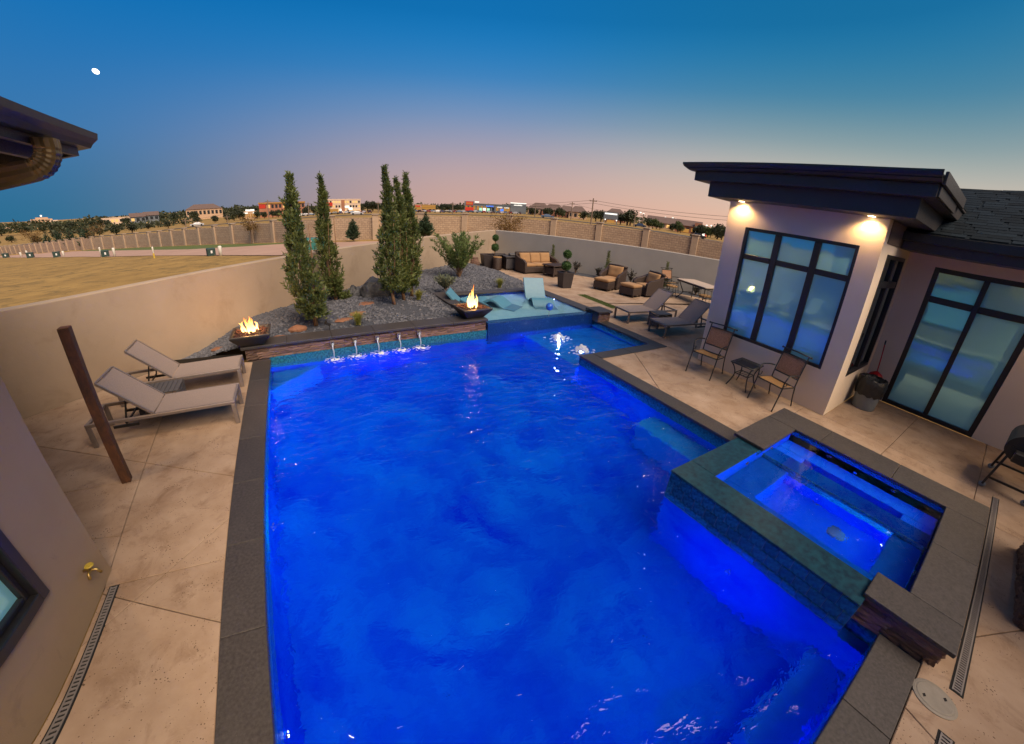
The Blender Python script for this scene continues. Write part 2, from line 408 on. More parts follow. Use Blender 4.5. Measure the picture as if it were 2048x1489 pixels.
M['conifer'] = leaf_mat('young_conifer', (.030,.058,.030), (.065,.105,.052), 3)
M['shrub_dark'] = leaf_mat('dark_shrub', (.035,.038,.030), (.085,.080,.065), 8)
M['autumn'] = leaf_mat('autumn_leaf', (.14,.075,.02), (.24,.15,.04), 2)
M['far_tree'] = leaf_mat('far_tree_leaf', (.028,.038,.016), (.085,.095,.038), .35)
M['far_tree_lit_tint'] = leaf_mat('far_tree_lit_tint_leaf', (.05,.075,.02), (.12,.14,.04), .35)  # brighter copy of the far tree leaf, shop light painted into its colour
M['flame'] = None
def water_mat(name, tint, sc, strength, rough=0.0):
    m, t, out = new_mat(name); L = t.links.new
    g = nd(t, 'ShaderNodeBsdfGlass', i={'Color': (*tint,1), 'Roughness': rough, 'IOR': 1.33})
    tcn = nd(t, 'ShaderNodeTexCoord'); mp = nd(t, 'ShaderNodeMapping', i={'Scale': (1,1.5,1), 'Rotation': (0,0,.4)}); L(tcn.outputs['Object'], mp.inputs[0])
    n1 = nd(t, 'ShaderNodeTexNoise', i={'Scale': sc, 'Detail': 3, 'Roughness': .5, 'Distortion': .4}); L(mp.outputs[0], n1.inputs[0])
    n2 = nd(t, 'ShaderNodeTexNoise', i={'Scale': sc*.28, 'Detail': 2}); L(mp.outputs[0], n2.inputs[0])
    b1 = nd(t, 'ShaderNodeBump', i={'Strength': strength, 'Distance': .03}); L(n1.outputs[0], b1.inputs['Height'])
    b2 = nd(t, 'ShaderNodeBump', i={'Strength': strength*.8, 'Distance': .08}); L(n2.outputs[0], b2.inputs['Height']); L(b1.outputs[0], b2.inputs['Normal'])
    L(b2.outputs[0], g.inputs['Normal']); L(g.outputs[0], out.inputs[0]); return m
M['water'] = water_mat('pool_water', (.90,.96,1.0), 5.5, .80)
M['water_spa'] = water_mat('spa_water', (.95,.98,1.0), 4.0, .22)
M['stream'] = P('falling_water', (.80,.90,1.0), None, rough=.12, trans=.72, spec=.5)
M['foam'] = P('white_foam', (.85,.88,.92), (.75,.80,.88), 20, .5, bump=[(40,.6,.01)], trans=.25)
def glass_mat(name, tint, ior=1.9, rough=.01, refl=(1,1,1), base=0.0):
    m, t, out = new_mat(name); L = t.links.new
    fr = nd(t, 'ShaderNodeFresnel', i={0: ior}); tr = nd(t, 'ShaderNodeBsdfTransparent', i={0: (*tint,1)})
    mr = nd(t, 'ShaderNodeMapRange', i={3: base, 4: 1.0}); L(fr.outputs[0], mr.inputs[0])
    gl = nd(t, 'ShaderNodeBsdfGlossy', i={0: (*refl,1), 'Roughness': rough})
    ms = nd(t, 'ShaderNodeMixShader'); L(mr.outputs[0], ms.inputs[0]); L(tr.outputs[0], ms.inputs[1]); L(gl.outputs[0], ms.inputs[2]); L(ms.outputs[0], out.inputs[0]); return m
def sky_tint_mat(name):
    """teal of the reflected sky put into a diffuse pane colour under gloss"""
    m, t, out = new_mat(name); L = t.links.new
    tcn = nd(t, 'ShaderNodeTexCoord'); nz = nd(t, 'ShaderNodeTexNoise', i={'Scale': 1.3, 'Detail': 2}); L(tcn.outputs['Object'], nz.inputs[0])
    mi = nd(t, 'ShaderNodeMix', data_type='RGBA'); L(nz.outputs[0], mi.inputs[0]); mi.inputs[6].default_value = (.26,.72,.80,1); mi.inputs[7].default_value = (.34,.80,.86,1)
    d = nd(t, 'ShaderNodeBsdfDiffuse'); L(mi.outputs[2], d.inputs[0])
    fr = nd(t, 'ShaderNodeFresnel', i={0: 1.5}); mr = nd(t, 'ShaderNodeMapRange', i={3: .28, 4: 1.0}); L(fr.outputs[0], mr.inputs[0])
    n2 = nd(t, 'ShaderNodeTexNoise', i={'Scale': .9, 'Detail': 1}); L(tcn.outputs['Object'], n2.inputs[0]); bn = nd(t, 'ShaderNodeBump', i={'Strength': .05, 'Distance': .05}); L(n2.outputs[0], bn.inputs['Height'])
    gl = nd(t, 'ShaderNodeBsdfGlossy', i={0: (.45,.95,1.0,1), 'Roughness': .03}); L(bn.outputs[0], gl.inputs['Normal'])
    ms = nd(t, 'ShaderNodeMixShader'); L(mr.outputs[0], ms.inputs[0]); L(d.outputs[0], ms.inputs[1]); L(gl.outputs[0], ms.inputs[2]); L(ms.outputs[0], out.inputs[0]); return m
M['pane'] = sky_tint_mat('window_sky_tint')  # pane teal stands in for mirrored sky
M['pane_clear'] = glass_mat('clear_glass', (.35,.60,.60), 1.6, .01, (.8,.95,1.0), .25)
M['table_glass'] = glass_mat('table_glass', (.75,.85,.82), 1.5)
M['blind'] = P('roller_blind', (.62,.72,.72), (.58,.68,.69), 3, .8, bump=[(300,.2,.001)])
M['room'] = P('dark_room', (.035,.038,.036), (.06,.06,.055), 1, .9)
M['dry_grass'] = P('dry_grass', (.215,.128,.028), (.325,.200,.050), .35, .95, contrast=.18, bump=[(3,.8,.08),(14,.6,.03)], stain=(.9,(.13,.085,.020),.50,.66), detail=10)
M['green_grass'] = P('green_verge', (.055,.085,.015), (.105,.125,.026), 1.2, .95, bump=[(8,.6,.05)])
M['road'] = P('road_concrete', (.32,.20,.145), (.40,.26,.19), .4, .9, bump=[(10,.3,.01)])
def block_mat():
    m, t, out = new_mat('split_face_block'); L = t.links.new
    b = nd(t, 'ShaderNodeBsdfPrincipled', i={'Roughness': .9})
    tcn = nd(t, 'ShaderNodeTexCoord')
    sp = nd(t, 'ShaderNodeSeparateXYZ'); L(tcn.outputs['Object'], sp.inputs[0])
    cb = nd(t, 'ShaderNodeCombineXYZ'); L(sp.outputs['X'], cb.inputs[0]); L(sp.outputs['Z'], cb.inputs[1])
    br = nd(t, 'ShaderNodeTexBrick', i={'Scale': 1.0, 'Mortar Size': .012, 'Brick Width': .4, 'Row Height': .2, 'Color1': (.38,.265,.175,1), 'Color2': (.46,.33,.22,1), 'Mortar': (.20,.14,.095,1)}); L(cb.outputs[0], br.inputs[0])
    nz = nd(t, 'ShaderNodeTexNoise', i={'Scale': 9, 'Detail': 5}); L(tcn.outputs['Object'], nz.inputs[0])
    mr = nd(t, 'ShaderNodeMapRange', i={1: .3, 2: .7, 3: .78, 4: 1.18}); L(nz.outputs[0], mr.inputs[0])
    vm = nd(t, 'ShaderNodeVectorMath', operation='SCALE'); L(br.outputs[0], vm.inputs[0]); L(mr.outputs[0], vm.inputs['Scale']); L(vm.outputs[0], b.inputs['Base Color'])
    bn = nd(t, 'ShaderNodeBump', i={'Strength': .9, 'Distance': .03}); L(nz.outputs[0], bn.inputs['Height']); L(bn.outputs[0], b.inputs['Normal'])
    L(b.outputs[0], out.inputs[0]); return m
M['block'] = block_mat()
M['block_column'] = P('block_column', (.36,.26,.175), (.46,.34,.235), 5, .9, bump=[(14,.7,.02)])
M['block_cap'] = P('column_cap', (.26,.20,.15), (.33,.26,.20), 6, .9)

# ------------------------------------------------------------------ terrain
T_AZ = [-180, -60, -30, -24, -17, -11, -4, 2, 8, 20, 33, 46, 60, 110, 180]
T_DW = [60, 165, 165, 103, 79, 60, 48.5, 41, 39, 38, 37, 36, 36, 40, 60]
T_ZB = [0, -5.0, -6.4, -3.4, -2.5, -1.65, -1.1, -.67, -.55, -.3, -.2, -.2, -.2, -.1, 0]
T_DF = [300, 500, 500, 400, 300, 260, 230, 220, 210, 230, 240, 170, 170, 200, 300]
T_EF = [-.8, -1.35, -1.35, -1.5, -1.75, -1.6, -1.5, -1.35, -1.2, -.98, -.66, -.9, -.93, -.9, -.8]
def _lerp(xs, ys, x):
    if x <= xs[0]: return ys[0]
    for i in range(len(xs)-1):
        if x <= xs[i+1]:
            t = (x-xs[i])/(xs[i+1]-xs[i]); return ys[i] + (ys[i+1]-ys[i])*t
    return ys[-1]
def ground_z(x, y):
    d = math.hypot(x, y); az = math.degrees(math.atan2(x, y))
    dw, zb, df, ef = (_lerp(T_AZ, T, az) for T in (T_DW, T_ZB, T_DF, T_EF))
    zf = 2.8 + df*math.tan(math.radians(ef))
    return _lerp([14, dw, df, 3000, 9000], [0, zb, zf, min(zf, -6), -60], d)
def polar(az, d, dz=0.0):
    a = math.radians(az); x, y = d*math.sin(a), d*math.cos(a)
    return (x, y, ground_z(x, y) + dz)
COMPOUND = [(-7.5,3.5),(-6.2,6.6),(9.8,20.2),(20.5,1.5),(20.5,-9),(-7.5,-9)]
def inside(poly, x, y):
    c = False; n = len(poly)
    for i in range(n):
        x1, y1 = poly[i]; x2, y2 = poly[i-1]
        if (y1 > y) != (y2 > y) and x < (x2-x1)*(y-y1)/(y2-y1) + x1: c = not c
    return c
mb = MB(); na = 180
rs = [0.0]; r_ = 1.0
while r_ < 9000: rs.append(r_); r_ = r_ + .8 if r_ < 40 else r_*1.06
def tz(x, y):
    if inside(COMPOUND, x, y): return -2.6
    return ground_z(x, y) + .02*noise.noise((x*.15, y*.15, 0))*min(1, math.hypot(x, y)/30)
for r_ in rs:
    for j in range(na):
        a = 2*math.pi*j/na; x, y = r_*math.sin(a), r_*math.cos(a); mb.v.append((x, y, tz(x, y)))
for i in range(len(rs)-1):
    for j in range(na):
        j2 = (j+1) % na; mb.f.append((i*na+j, (i+1)*na+j, (i+1)*na+j2, i*na+j2))
g = mb.build('ground', M['dry_grass'], smooth=True)
tag(g, 'dry tan grass field rolling away beyond the garden walls', kind='structure')
def strip(name, A, B, dz, mat, label, n=10):
    m = MB(); k = 0
    pts = []
    for i in range(len(A)-1):
        for s in range(n):
            t = s/n
            pts.append((Vector(A[i]).lerp(Vector(A[i+1]), t), Vector(B[i]).lerp(Vector(B[i+1]), t)))
    pts.append((Vector(A[-1]), Vector(B[-1])))
    for a, b in pts:
        for q in range(7):
            p = a.lerp(b, q/6); m.v.append((p.x, p.y, ground_z(p.x, p.y)+dz+.01))
    for i in range(len(pts)-1):
        for q in range(6): m.f.append((i*7+q, i*7+q+1, (i+1)*7+q+1, (i+1)*7+q))
    o = m.build(name, mat); tag(o, label, kind='structure'); return o
ROAD_N = [(-63.4,108.6),(-39.8,77.8),(-22.6,54.8),(-14.6,46.4),(-11,41.7),(-6,35.1),(-1.3,29.2),(2.0,26.5),(6,25.5)]
ROAD_F = [(-72.9,125.2),(-56.3,113.3),(-37.5,85.7),(-19,61.2),(-11.7,50.6),(-5.5,44.8),(-2.0,42.6),(1.0,39.4),(7.0,35.8)]
strip('road', ROAD_N, ROAD_F, .03, M['road'], 'pinkish concrete street running along the tan block wall')
WALL = [(-82.5,141.8),(-62.9,119),(-41.9,94.5),(-23.2,74.8),(-11.4,59.2),(-3.4,48.5),(1.5,41.3),(6.8,38.6),(13.5,37.3),(19.4,33.6),(24.2,29.2),(28,24),(31,18.5),(34,12),(36,4)]
strip('green_verge', ROAD_F[2:8], [(-40.5,91.5),(-22.4,73.0),(-11.0,57.6),(-3.6,47.2),(-.9,43.8),(1.6,40.2)], .02, M['green_grass'], 'green strip of grass between the street and the block wall')

# tan block wall with columns along the street
bw = thing('block_wall', 'long tan split block wall with capped columns along the street', 'wall', (*WALL[5], ground_z(*WALL[5])))
SP = 4.3
pm = MB().box(-SP/2, SP/2, -.1, .1, -.5, 2.1).build('panel', M['block']); pm_me = pm.data; bpy.data.objects.remove(pm)
cm = MB().box(-.28, .28, -.28, .28, -.6, 2.28).build('column', M['block_column'], bevel=.02); cm_me = cm.data; bpy.data.objects.remove(cm)
km = MB().box(-.34, .34, -.34, .34, 2.28, 2.40).build('cap', M['block_cap'], bevel=.03); km_me = km.data; bpy.data.objects.remove(km)
def place(me, name, loc, rz, parent):
    o = bpy.data.objects.new(name, me); COL.objects.link(o); o.parent = parent
    o.location = Vector(loc) - Vector(parent.location); o.rotation_euler = (0, 0, rz); return o
segs = []
for i in range(len(WALL)-1):
    segs.append((Vector(WALL[i]), Vector(WALL[i+1])))
pos = 0.0; cols = []
for a, b in segs:
    L = (b-a).length; d = (b-a)/L
    while pos <= L:
        cols.append(a + d*pos); pos += SP
    pos -= L
for i, c in enumerate(cols):
    nx = cols[i+1] if i+1 < len(cols) else c + (c-cols[i-1])
    rz = math.atan2(nx.y-c.y, nx.x-c.x); z = ground_z(c.x, c.y)
    co = place(cm_me, 'column', (c.x, c.y, z), rz, bw)
    k = bpy.data.objects.new('cap', km_me); COL.objects.link(k); k.parent = co
    if i+1 < len(cols):
        m_ = (c+nx)/2; place(pm_me, 'panel', (m_.x, m_.y, (z+ground_z(nx.x, nx.y))/2), rz, bw)

# ------------------------------------------------------------------ stucco garden walls
WA, WC, WD = Vector((-7.0,4.60)), Vector((9.88,18.91)), Vector((20.0,.84))
def wall_box(name, a, b, th, z0, z1, mat, label):
    d = (b-a).normalized(); n = Vector((-d.y, d.x))*th
    o = MB().prism([tuple(a), tuple(b), tuple(b+n), tuple(a+n)], z0, z1).build(name, mat, bevel=.02, seg=2)
    return tag(o, label, 'wall')
wall_box('stucco_wall', WA, WC, .22, -.5, 1.61, M['stucco'], 'warm beige stucco garden wall behind the rock bed and cypresses')
wall_box('stucco_wall', WC, WD, .22, -.5, 1.61, M['stucco_grey'], 'greyish stucco garden wall behind the sofa and dining table')

# ------------------------------------------------------------------ patio deck: slabs with open joints
deck = empty('patio_deck', (0,0,0)); tag(deck, 'tan stained concrete patio deck with sawn joints around the pool', kind='structure')
dk = []
B_ = [(-2.06,2.88),(-1.06,2.88),(-1.06,7.74),(-2.6,8.30),(-5.3,6.05)]
A_ = [(-2.06,-6),(-1.06,-6),(-1.06,2.88),(-2.06,2.88)]
def cutsel(polys, p, q, sel):
    out = []
    for po in polys:
        cx = sum(v[0] for v in po)/len(po); cy = sum(v[1] for v in po)/len(po)
        out += cut(po, p, q) if sel(cx, cy) else [po]
    return out
lp = [B_, A_]
lp = cutsel(lp, (-2.07,2.99), (-2.27,6.0), lambda x, y: y > 2.9)
lp = cutsel(lp, (-3.08,4.46), (-2.21,4.42), lambda x, y: x < -2.2 and y > 2.9)
lp = cutsel(lp, (-2.46,3.56), (-2.14,3.51), lambda x, y: x < -2.1 and 2.9 < y < 4.4)
lp = cutsel(lp, (-4.01,5.82), (-1.06,4.12), lambda x, y: y > 4.0)
lp = cutsel(lp, (-1.03,3.45), (-1.97,2.45), lambda x, y: x > -2.1 and y < 4.4)
lp = cutsel(lp, (-1.93,2.74), (-1.05,2.22), lambda x, y: y < 2.8 and x > -2.06)
lp = cutsel(lp, (-2.1,-.4), (-1.0,-.5), lambda x, y: y < 1.5)
dk += lp
R1 = [(5.39,2.03),(7.6,2.03),(7.6,5.39),(5.39,5.39)]
rp_ = [R1]
rp_ = cutsel(rp_, (6.38,5.39), (5.45,3.9), lambda x, y: True)
rp_ = cutsel(rp_, (5.54,4.16), (6.51,3.46), lambda x, y: True)
dk += rp_
dk += cutsel([[(6.46,-.755),(7.6,-.755),(7.6,2.03),(6.46,2.03)]], (6.4,.55), (7.7,.5), lambda x, y: True)
dk += cutsel([[(7.6,-.755),(9.95,-.755),(9.95,1.67),(7.6,1.67)]], (7.6,.5), (9.95,.42), lambda x, y: True)
dd = (WD-WC).normalized(); nn = Vector((dd.y, -dd.x))       # towards the yard
def off(p, k): q = p - Vector((-dd.y, dd.x))*k; return (q.x, q.y)
e0 = WC + dd*.75; e1 = WC + dd*17
R4 = [(7.62,4.56),(18.2,4.56),off(WC+dd*16.3,.75),off(WC+dd*1.2,.75),(8.2,16.45),(7.95,11.9),(7.55,10.86),(7.55,5.39)]
q4 = [(7.55,5.39),(7.62,4.56)] 
rr = [[(7.6,4.56),(17.5,4.56),(16.6,7.74),(7.55,7.74),(7.55,5.39)],
      [(7.55,7.74),(16.6,7.74),off(WC+dd*12.4,.75),off(WC+dd*6.0,.75),(7.9,11.9),(7.55,10.86)],
      [(7.9,11.9),off(WC+dd*6.0,.75),off(WC+dd*1.2,.75),(8.2,16.45)]]
rr = cutsel(rr, (12.45,14.89), (10.58,11.8), lambda x, y: y > 10)
rr = cutsel(rr, (10.3,4.5), (10.2,8), lambda x, y: y < 7)
rr = cutsel(rr, (7.55,9.6), (14,9.3), lambda x, y: 8 < y < 11.5 and x < 13)
rr = cutsel(rr, (8,13.9), (13,14.4), lambda x, y: y > 12)
rr = cutsel(rr, (13.2,4.5), (13.1,8), lambda x, y: y < 7 and x > 10.3)
dk += rr
near = [[(-2.06,-6),(-1.06,-6),(-1.06,-.755),(-2.06,-.755)]]
nr = [[(-1.06,-6),(11,-6),(11,-.755),(-1.06,-.755)]]
nr = cutsel(nr, (3.01,-.74), (2.94,-.93), lambda x, y: True)
nr = cutsel(nr, (4.20,-.99), (4.52,-1.16), lambda x, y: x > 3)
nr = cutsel(nr, (6.6,-.7), (6.7,-3), lambda x, y: x > 4)
nr = cutsel(nr, (9.2,-.7), (9.2,-3), lambda x, y: x > 6.6)
nr = cutsel(nr, (.9,-.7), (1.0,-3), lambda x, y: x < 3)
dk += nr
for po in dk:
    if area(po) < .01: continue
    c = Vector((sum(v[0] for v in po)/len(po), sum(v[1] for v in po)/len(po), 0))
    m = MB().prism(shrink(po, .0035), -.10, 0.0, .005)
    o = m.build('slab', M['concrete'], deck)
    b_ = MB().prism(po, -.14, -.03); b_.build('slab_bed', M['concrete_base'], deck)

# ------------------------------------------------------------------ swimming pool
PX0, PX1, PY0, PY1, LX1, LY0 = -.74, 5.06, -.45, 7.78, 7.22, 5.66
WZ = -.12; FZ = -1.25
pool = thing('swimming_pool', 'large rectangular swimming pool glowing blue with dark granite coping', 'pool', (2,3,0))
fl = MB()
def pz(x, y): return FZ - .12*max(0, min(1, (4-y)/5))
fl.grid(lambda u, v: (PX0+(PX1-PX0)*u, PY0+(PY1-PY0)*v, pz(0, PY0+(PY1-PY0)*v)), 6, 24)
fl.build('pool_floor', M['plaster'], pool, world=True)
sh = MB()
sh.box(PX0-.3, PX0, PY0-.3, PY1+.3, -1.6, -.045)
sh.box(PX0, PX1+.0, PY0-.28, PY0, -1.6, -.045)
sh.box(PX1, PX1+.30, PY0, LY0, -1.6, -.045)
sh.box(PX0, PX1, PY1, PY1+.25, -1.6, -.02)
sh.build('pool_wall', M['plaster'], pool, world=True)
sf = MB().box(PX1-.06, LX1, LY0, PY1, -1.6, -.42); sf.build('tanning_ledge', M['plaster_light'], pool, world=True, bevel=.02)
sw = MB().box(LX1, LX1+.28, LY0-.28, PY1, -1.6, -.045).box(PX1+.30, LX1, LY0-.28, LY0, -1.6, -.045); sw.build('ledge_wall', M['plaster'], pool, world=True)
tb = MB()
tb.box(PX0, PX0+.012, PY0, PY1, -.30, -.03).box(PX0, PX1, PY0, PY0+.012, -.30, -.03).box(PX1-.012, PX1, PY0, LY0, -.30, -.03)
tb.box(PX1-.012, LX1, LY0, LY0+.012, -.30, -.03).box(LX1-.012, LX1, LY0, PY1, -.30, -.03).box(PX0, 3.95, PY1-.012, PY1, -.30, .03)
tb.build('waterline_tile', M['tile'], pool, world=True)
MB().prism([(PX0+.0,PY1),(PX0,PY1-.85),(PX0+.95,PY1)], -1.4, -.52).build('corner_seat', M['plaster_light'], pool, world=True, bevel=.02)
MB().prism([(3.42,PY0),(3.42,PY0+.35),(2.3,PY0+.35),(1.9,PY0)], -1.4, -.80).build('entry_step', M['plaster_light'], pool, world=True, bevel=.02)
MB().box(4.58, PX1, 2.15, 3.55, -1.4, -.55).build('bench', M['plaster_light'], pool, world=True, bevel=.02)
# coping stones, one by one
stone_cache = {}
def coping_run(p, q, width, side, zt, parent, L=.92, th=.05, mat='coping', gap=.004):
    p, q = Vector(p), Vector(q); d = q-p; n = max(1, round(d.length/L)); l = d.length/n; d.normalize()
    key = (round(l, 4), width, th, mat)
    if key not in stone_cache:
        o = MB().box(-l/2+gap/2, l/2-gap/2, -width/2, width/2, -th, 0).build('coping_stone', M[mat], bevel=.008, seg=2); stone_cache[key] = o.data; bpy.data.objects.remove(o)
    nrm = Vector((-d.y, d.x))*side
    for i in range(n):
        c = p + d*(l*(i+.5)) + nrm*(width/2)
        o = bpy.data.objects.new('coping_stone', stone_cache[key]); COL.objects.link(o); o.parent = parent
        o.location = Vector((c.x, c.y, zt)) - Vector(parent.location); o.rotation_euler = (0, 0, math.atan2(d.y, d.x))
OV = .02
coping_run((PX0+OV,PY0-.30), (PX0+OV,7.72), .32+OV, 1, .012, pool)
coping_run((PX0+OV+.004,PY0+OV), (3.5,PY0+OV), .30+OV, -1, .012, pool)
coping_run((PX1-OV,2.03), (PX1-OV,LY0+OV), .33+OV, -1, .012, pool)
coping_run((PX1-OV+.36,LY0+OV), (LX1-OV,LY0+OV), .29+OV, -1, .012, pool)
coping_run((LX1-OV,LY0-.27), (LX1-OV,7.74), .31+OV, -1, .012, pool)
def pool_light(loc, nrm, parent, energy, color, r=.022, lens='lens_dim'):
    n = Vector(nrm); q = n.to_track_quat('Z', 'Y').to_matrix()
    MB().lathe([(r*1.25,0),(r*1.25,.008),(r,.012)], 16, loc, q).build('light_ring', M['taupe_metal'], parent, world=True)
    MB().lathe([(r,.0),(r,.014),(r*.6,.018)], 16, loc, q).build('light_lens', M[lens], parent, world=True, smooth=True)
    lamp('pool_lamp', 'POINT', Vector(loc)+n*.10, energy, color, parent, 0.0)
M['lens'] = EM('pool_lens', (.45,.60,1.0), 18)
M['lens_dim'] = EM('pool_lens_dim', (.0,.05,1.0), 1.0)
BLUE = (.0,.015,1.0); AZ = (.0,.085,1.0)
E_ = 190
AZ2 = (.0,.40,1.0)
pool_light((PX0+.012,1.42,-.42), (1,0,0), pool, E_*.16, BLUE, .02, 'lens')
pool_light((PX0+.012,3.6,-.60), (1,0,0), pool, E_*1.15, AZ2)
pool_light((PX0+.012,6.0,-.60), (1,0,0), pool, E_*.7, AZ2)
pool_light((1.6,PY1-.012,-.70), (0,-1,0), pool, E_*.28, BLUE)
pool_light((PX1-.012,4.6,-.70), (-1,0,0), pool, E_*.75, AZ)
pool_light((.6,PY0+.012,-.60), (0,1,0), pool, E_*.16, BLUE)
pool_light((2.4,PY0+.012,-.60), (0,1,0), pool, E_*.16, BLUE)
pool_light((3.40,.9,-.70), (-1,0,0), pool, E_*.24, BLUE)
# water surfaces
mw = MB().add([(PX0,PY0,WZ),(PX1,PY0,WZ),(PX1,LY0,WZ),(LX1,LY0,WZ),(LX1,PY1,WZ),(PX0,PY1,WZ)], [(0,1,2,3,4,5)])
tag(mw.build('water', M['water']), 'rippled clear water of the big blue swimming pool', kind='structure')

# ------------------------------------------------------------------ stacked ledger stones
led = []
for k in range(6):
    random.seed(100+k); l = (.16,.20,.24,.28,.33,.38)[k]
    m = MB(); 
    vs = []; nx_, nz_ = 4, 2
    for face in (0, 1):
        for j in range(nz_+1):
            for i in range(nx_+1):
                y = 0.05 if face else -.022 - random.random()*.022 + (.012 if i in (0, nx_) or j in (0, nz_) else 0)
                vs.append((-l/2+.002+(l-.004)*i/nx_, y, (-.5+j/nz_)))
    m.v = [(x, y, z) for x, y, z in vs]
    w = nx_+1; o2 = w*(nz_+1)
    for j in range(nz_):
        for i in range(nx_):
            a = j*w+i; m.f.append((a, a+1, a+1+w, a+w)); m.f.append((o2+a, o2+a+w, o2+a+1+w, o2+a+1))
    for i in range(nx_): m.f.append((i, o2+i, o2+i+1, i+1)); a = nz_*w+i; m.f.append((a, a+1, o2+a+1, o2+a))
    for j in range(nz_): a = j*w; m.f.append((a, a+w, o2+a+w, o2+a)); a = j*w+nx_; m.f.append((a, o2+a, o2+a+w, a+w))
    o = m.build('stone', M['ledger']); led.append((l, o.data)); bpy.data.objects.remove(o)
def ledger(p, q, z0, z1, parent, ch=.05):
    """courses of ledger stones on the line p->q, face to the right-hand side (-normal)"""
    p, q = Vector(p), Vector(q); d = q-p; L = d.length; d.normalize(); rz = math.atan2(d.y, d.x)
    n = max(1, round((z1-z0)/ch)); h = (z1-z0)/n
    for j in range(n):
        x = -random.random()*.12
        while x < L-.02:
            l, me = random.choice(led); x0 = max(x, 0); x1 = min(x+l, L)
            if x1-x0 > .04:
                o = bpy.data.objects.new('stone', me); COL.objects.link(o); o.parent = parent
                c = p + d*((x0+x1)/2)
                o.location = Vector((c.x, c.y, z0+h*(j+.5))) - Vector(parent.location); o.rotation_euler = (0, 0, rz)
                o.scale = ((x1-x0)/l, 1, h*.95)
            x += l

# ------------------------------------------------------------------ raised stone wall with spouts at the far end
fw = thing('water_feature_wall', 'low ledger stone wall with granite top and five water spouts', 'wall', (1.4,PY1,0))
MB().box(-1.15, 3.93, PY1+.035, 8.14, -.3, .245).build('core', M['concrete_base'], fw, world=True)
ledger((-1.17,PY1+.03), (3.93,PY1+.03), .02, .245, fw, .045)
ledger((-1.12,8.14), (-1.12,PY1+.04), -.02, .245, fw, .045)
coping_run((-1.24,PY1-.035), (3.97,PY1-.035), .47, 1, .30, fw, .87, .055)
FX = [.49,.94,1.40,1.86,2.30]
for x in FX:
    sp = thing('water_spout', 'small black square water spout on the ledger stone wall', 'spout', (x, PY1-.02, .17), group='water spouts on the stone wall')
    m = MB(); a, b = .040, .026
    m.box(-a,a,-.06,.03,b,a).box(-a,a,-.06,.03,-a,-b).box(-a,-b,-.06,.03,-b,b).box(b,a,-.06,.03,-b,b)
    m.build('spout_frame', M['taupe_metal'], sp)
    MB().box(-b,b,0.0,.03,-b,b).build('spout_throat', M['dark'], sp)
    st = MB(); pts = []; rr_ = []
    for k in range(12):
        t = k/11; pts.append((.006*math.sin(k), -.05-.13*t, -.015-.275*t*t)); rr_.append(.022*(1-t)+.007 if k < 3 else .016*(1-t)**1.2+.008)
    st.tube(pts, rr_, 8).build('water_stream', M['stream'], sp, smooth=True)
    random.seed(int(x*100)); sm = MB()
    for k in range(16):
        a_ = random.random()*6.28; d_ = random.random()**.6*.10; sm.sphere((d_*math.cos(a_), -.20+d_*math.sin(a_)*.8, -.287), .010+.016*random.random(), 1.5, 1.2, .35, 7, 5)
    for k in range(9):
        a_ = k*.7; sm.tube([(math.cos(a_)*.12, -.20+math.sin(a_)*.10, -.289),(math.cos(a_+.3)*.19, -.20+math.sin(a_+.3)*.15, -.289),(math.cos(a_+.55)*.20, -.20+math.sin(a_+.55)*.18, -.289)], .004, 5)
    sm.build('splash', M['foam'], sp, smooth=True)

# ------------------------------------------------------------------ raised sun-shelf basin behind the wall
bs = thing('raised_basin', 'raised shallow basin with blue glass mosaic front and granite rim', 'basin', (5.5,9,0))
BX0, BX1, BY0, BY1 = 3.97, 7.12, PY1-.03, 10.52
MB().box(BX0, BX1+.08, BY0, BY0+.22, -.6, .19).build('mosaic_front', M['mosaic'], bs, world=True, bevel=.012, seg=2)
MB().box(BX0, BX1, BY0+.22, BY1, -.5, .02).build('basin_floor', M['shelf'], bs, world=True)
MB().box(BX0-.32, BX0, BY0+.42, BY1+.3, -.4, .25).box(BX1, BX1+.40, BY0+.25, BY1+.3, -.4, .16).box(BX0, BX1, BY1, BY1+.3, -.4, .22).build('basin_wall', M['mosaic'], bs, world=True)
coping_run((BX0+.02,8.16), (BX0+.02,BY1+.30), .34, 1, .30, bs)
coping_run((BX0+.02,BY1-.02), (BX1-.02,BY1-.02), .32, 1, .275, bs)
coping_run((BX1-.02,BY0+.26), (BX1-.02,BY1+.30), .40, -1, .215, bs)
MB().box(BX1+.05, 7.60, 7.54, 8.02, 0, .24).build('pillar_core', M['concrete_base'], bs, world=True)
ledger((BX1+.06,7.54), (7.60,7.54), .0, .24, bs, .048); ledger((7.60,7.54), (7.60,8.0), .0, .24, bs, .048)
MB().box(BX1+.02, 7.66, 7.48, 8.04, .243, .295).build('pillar_cap', M['coping'], bs, world=True, bevel=.01, seg=2)
bwz = .195
bwt = MB().box(BX0+.002, BX1-.002, BY0+.004, BY1-.002, .19, bwz)
tag(MB().add([(BX0,BY0+.01,bwz),(BX1,BY0+.01,bwz),(BX1,BY1,bwz),(BX0,BY1,bwz)], [(0,1,2,3)]).build('water', M['water_spa']), 'shallow clear water over the pale sun shelf basin', kind='structure')
pool_light((BX1-.005,9.5,.11), (-1,0,0), bs, 30, (.30,.30,1.0), .03, 'lens')
pool_light((6.0,BY1-.005,.11), (0,-1,0), bs, 7, (.02,.08,1.0))
# glow on the mosaic front comes from two wall lights just under the pool water
pool_light((4.9,PY1-.045,-.34), (0,-1,0), bs, 30, BLUE)
pool_light((6.4,PY1-.045,-.30), (0,-1,0), bs, 34, (.02,.16,1.0))

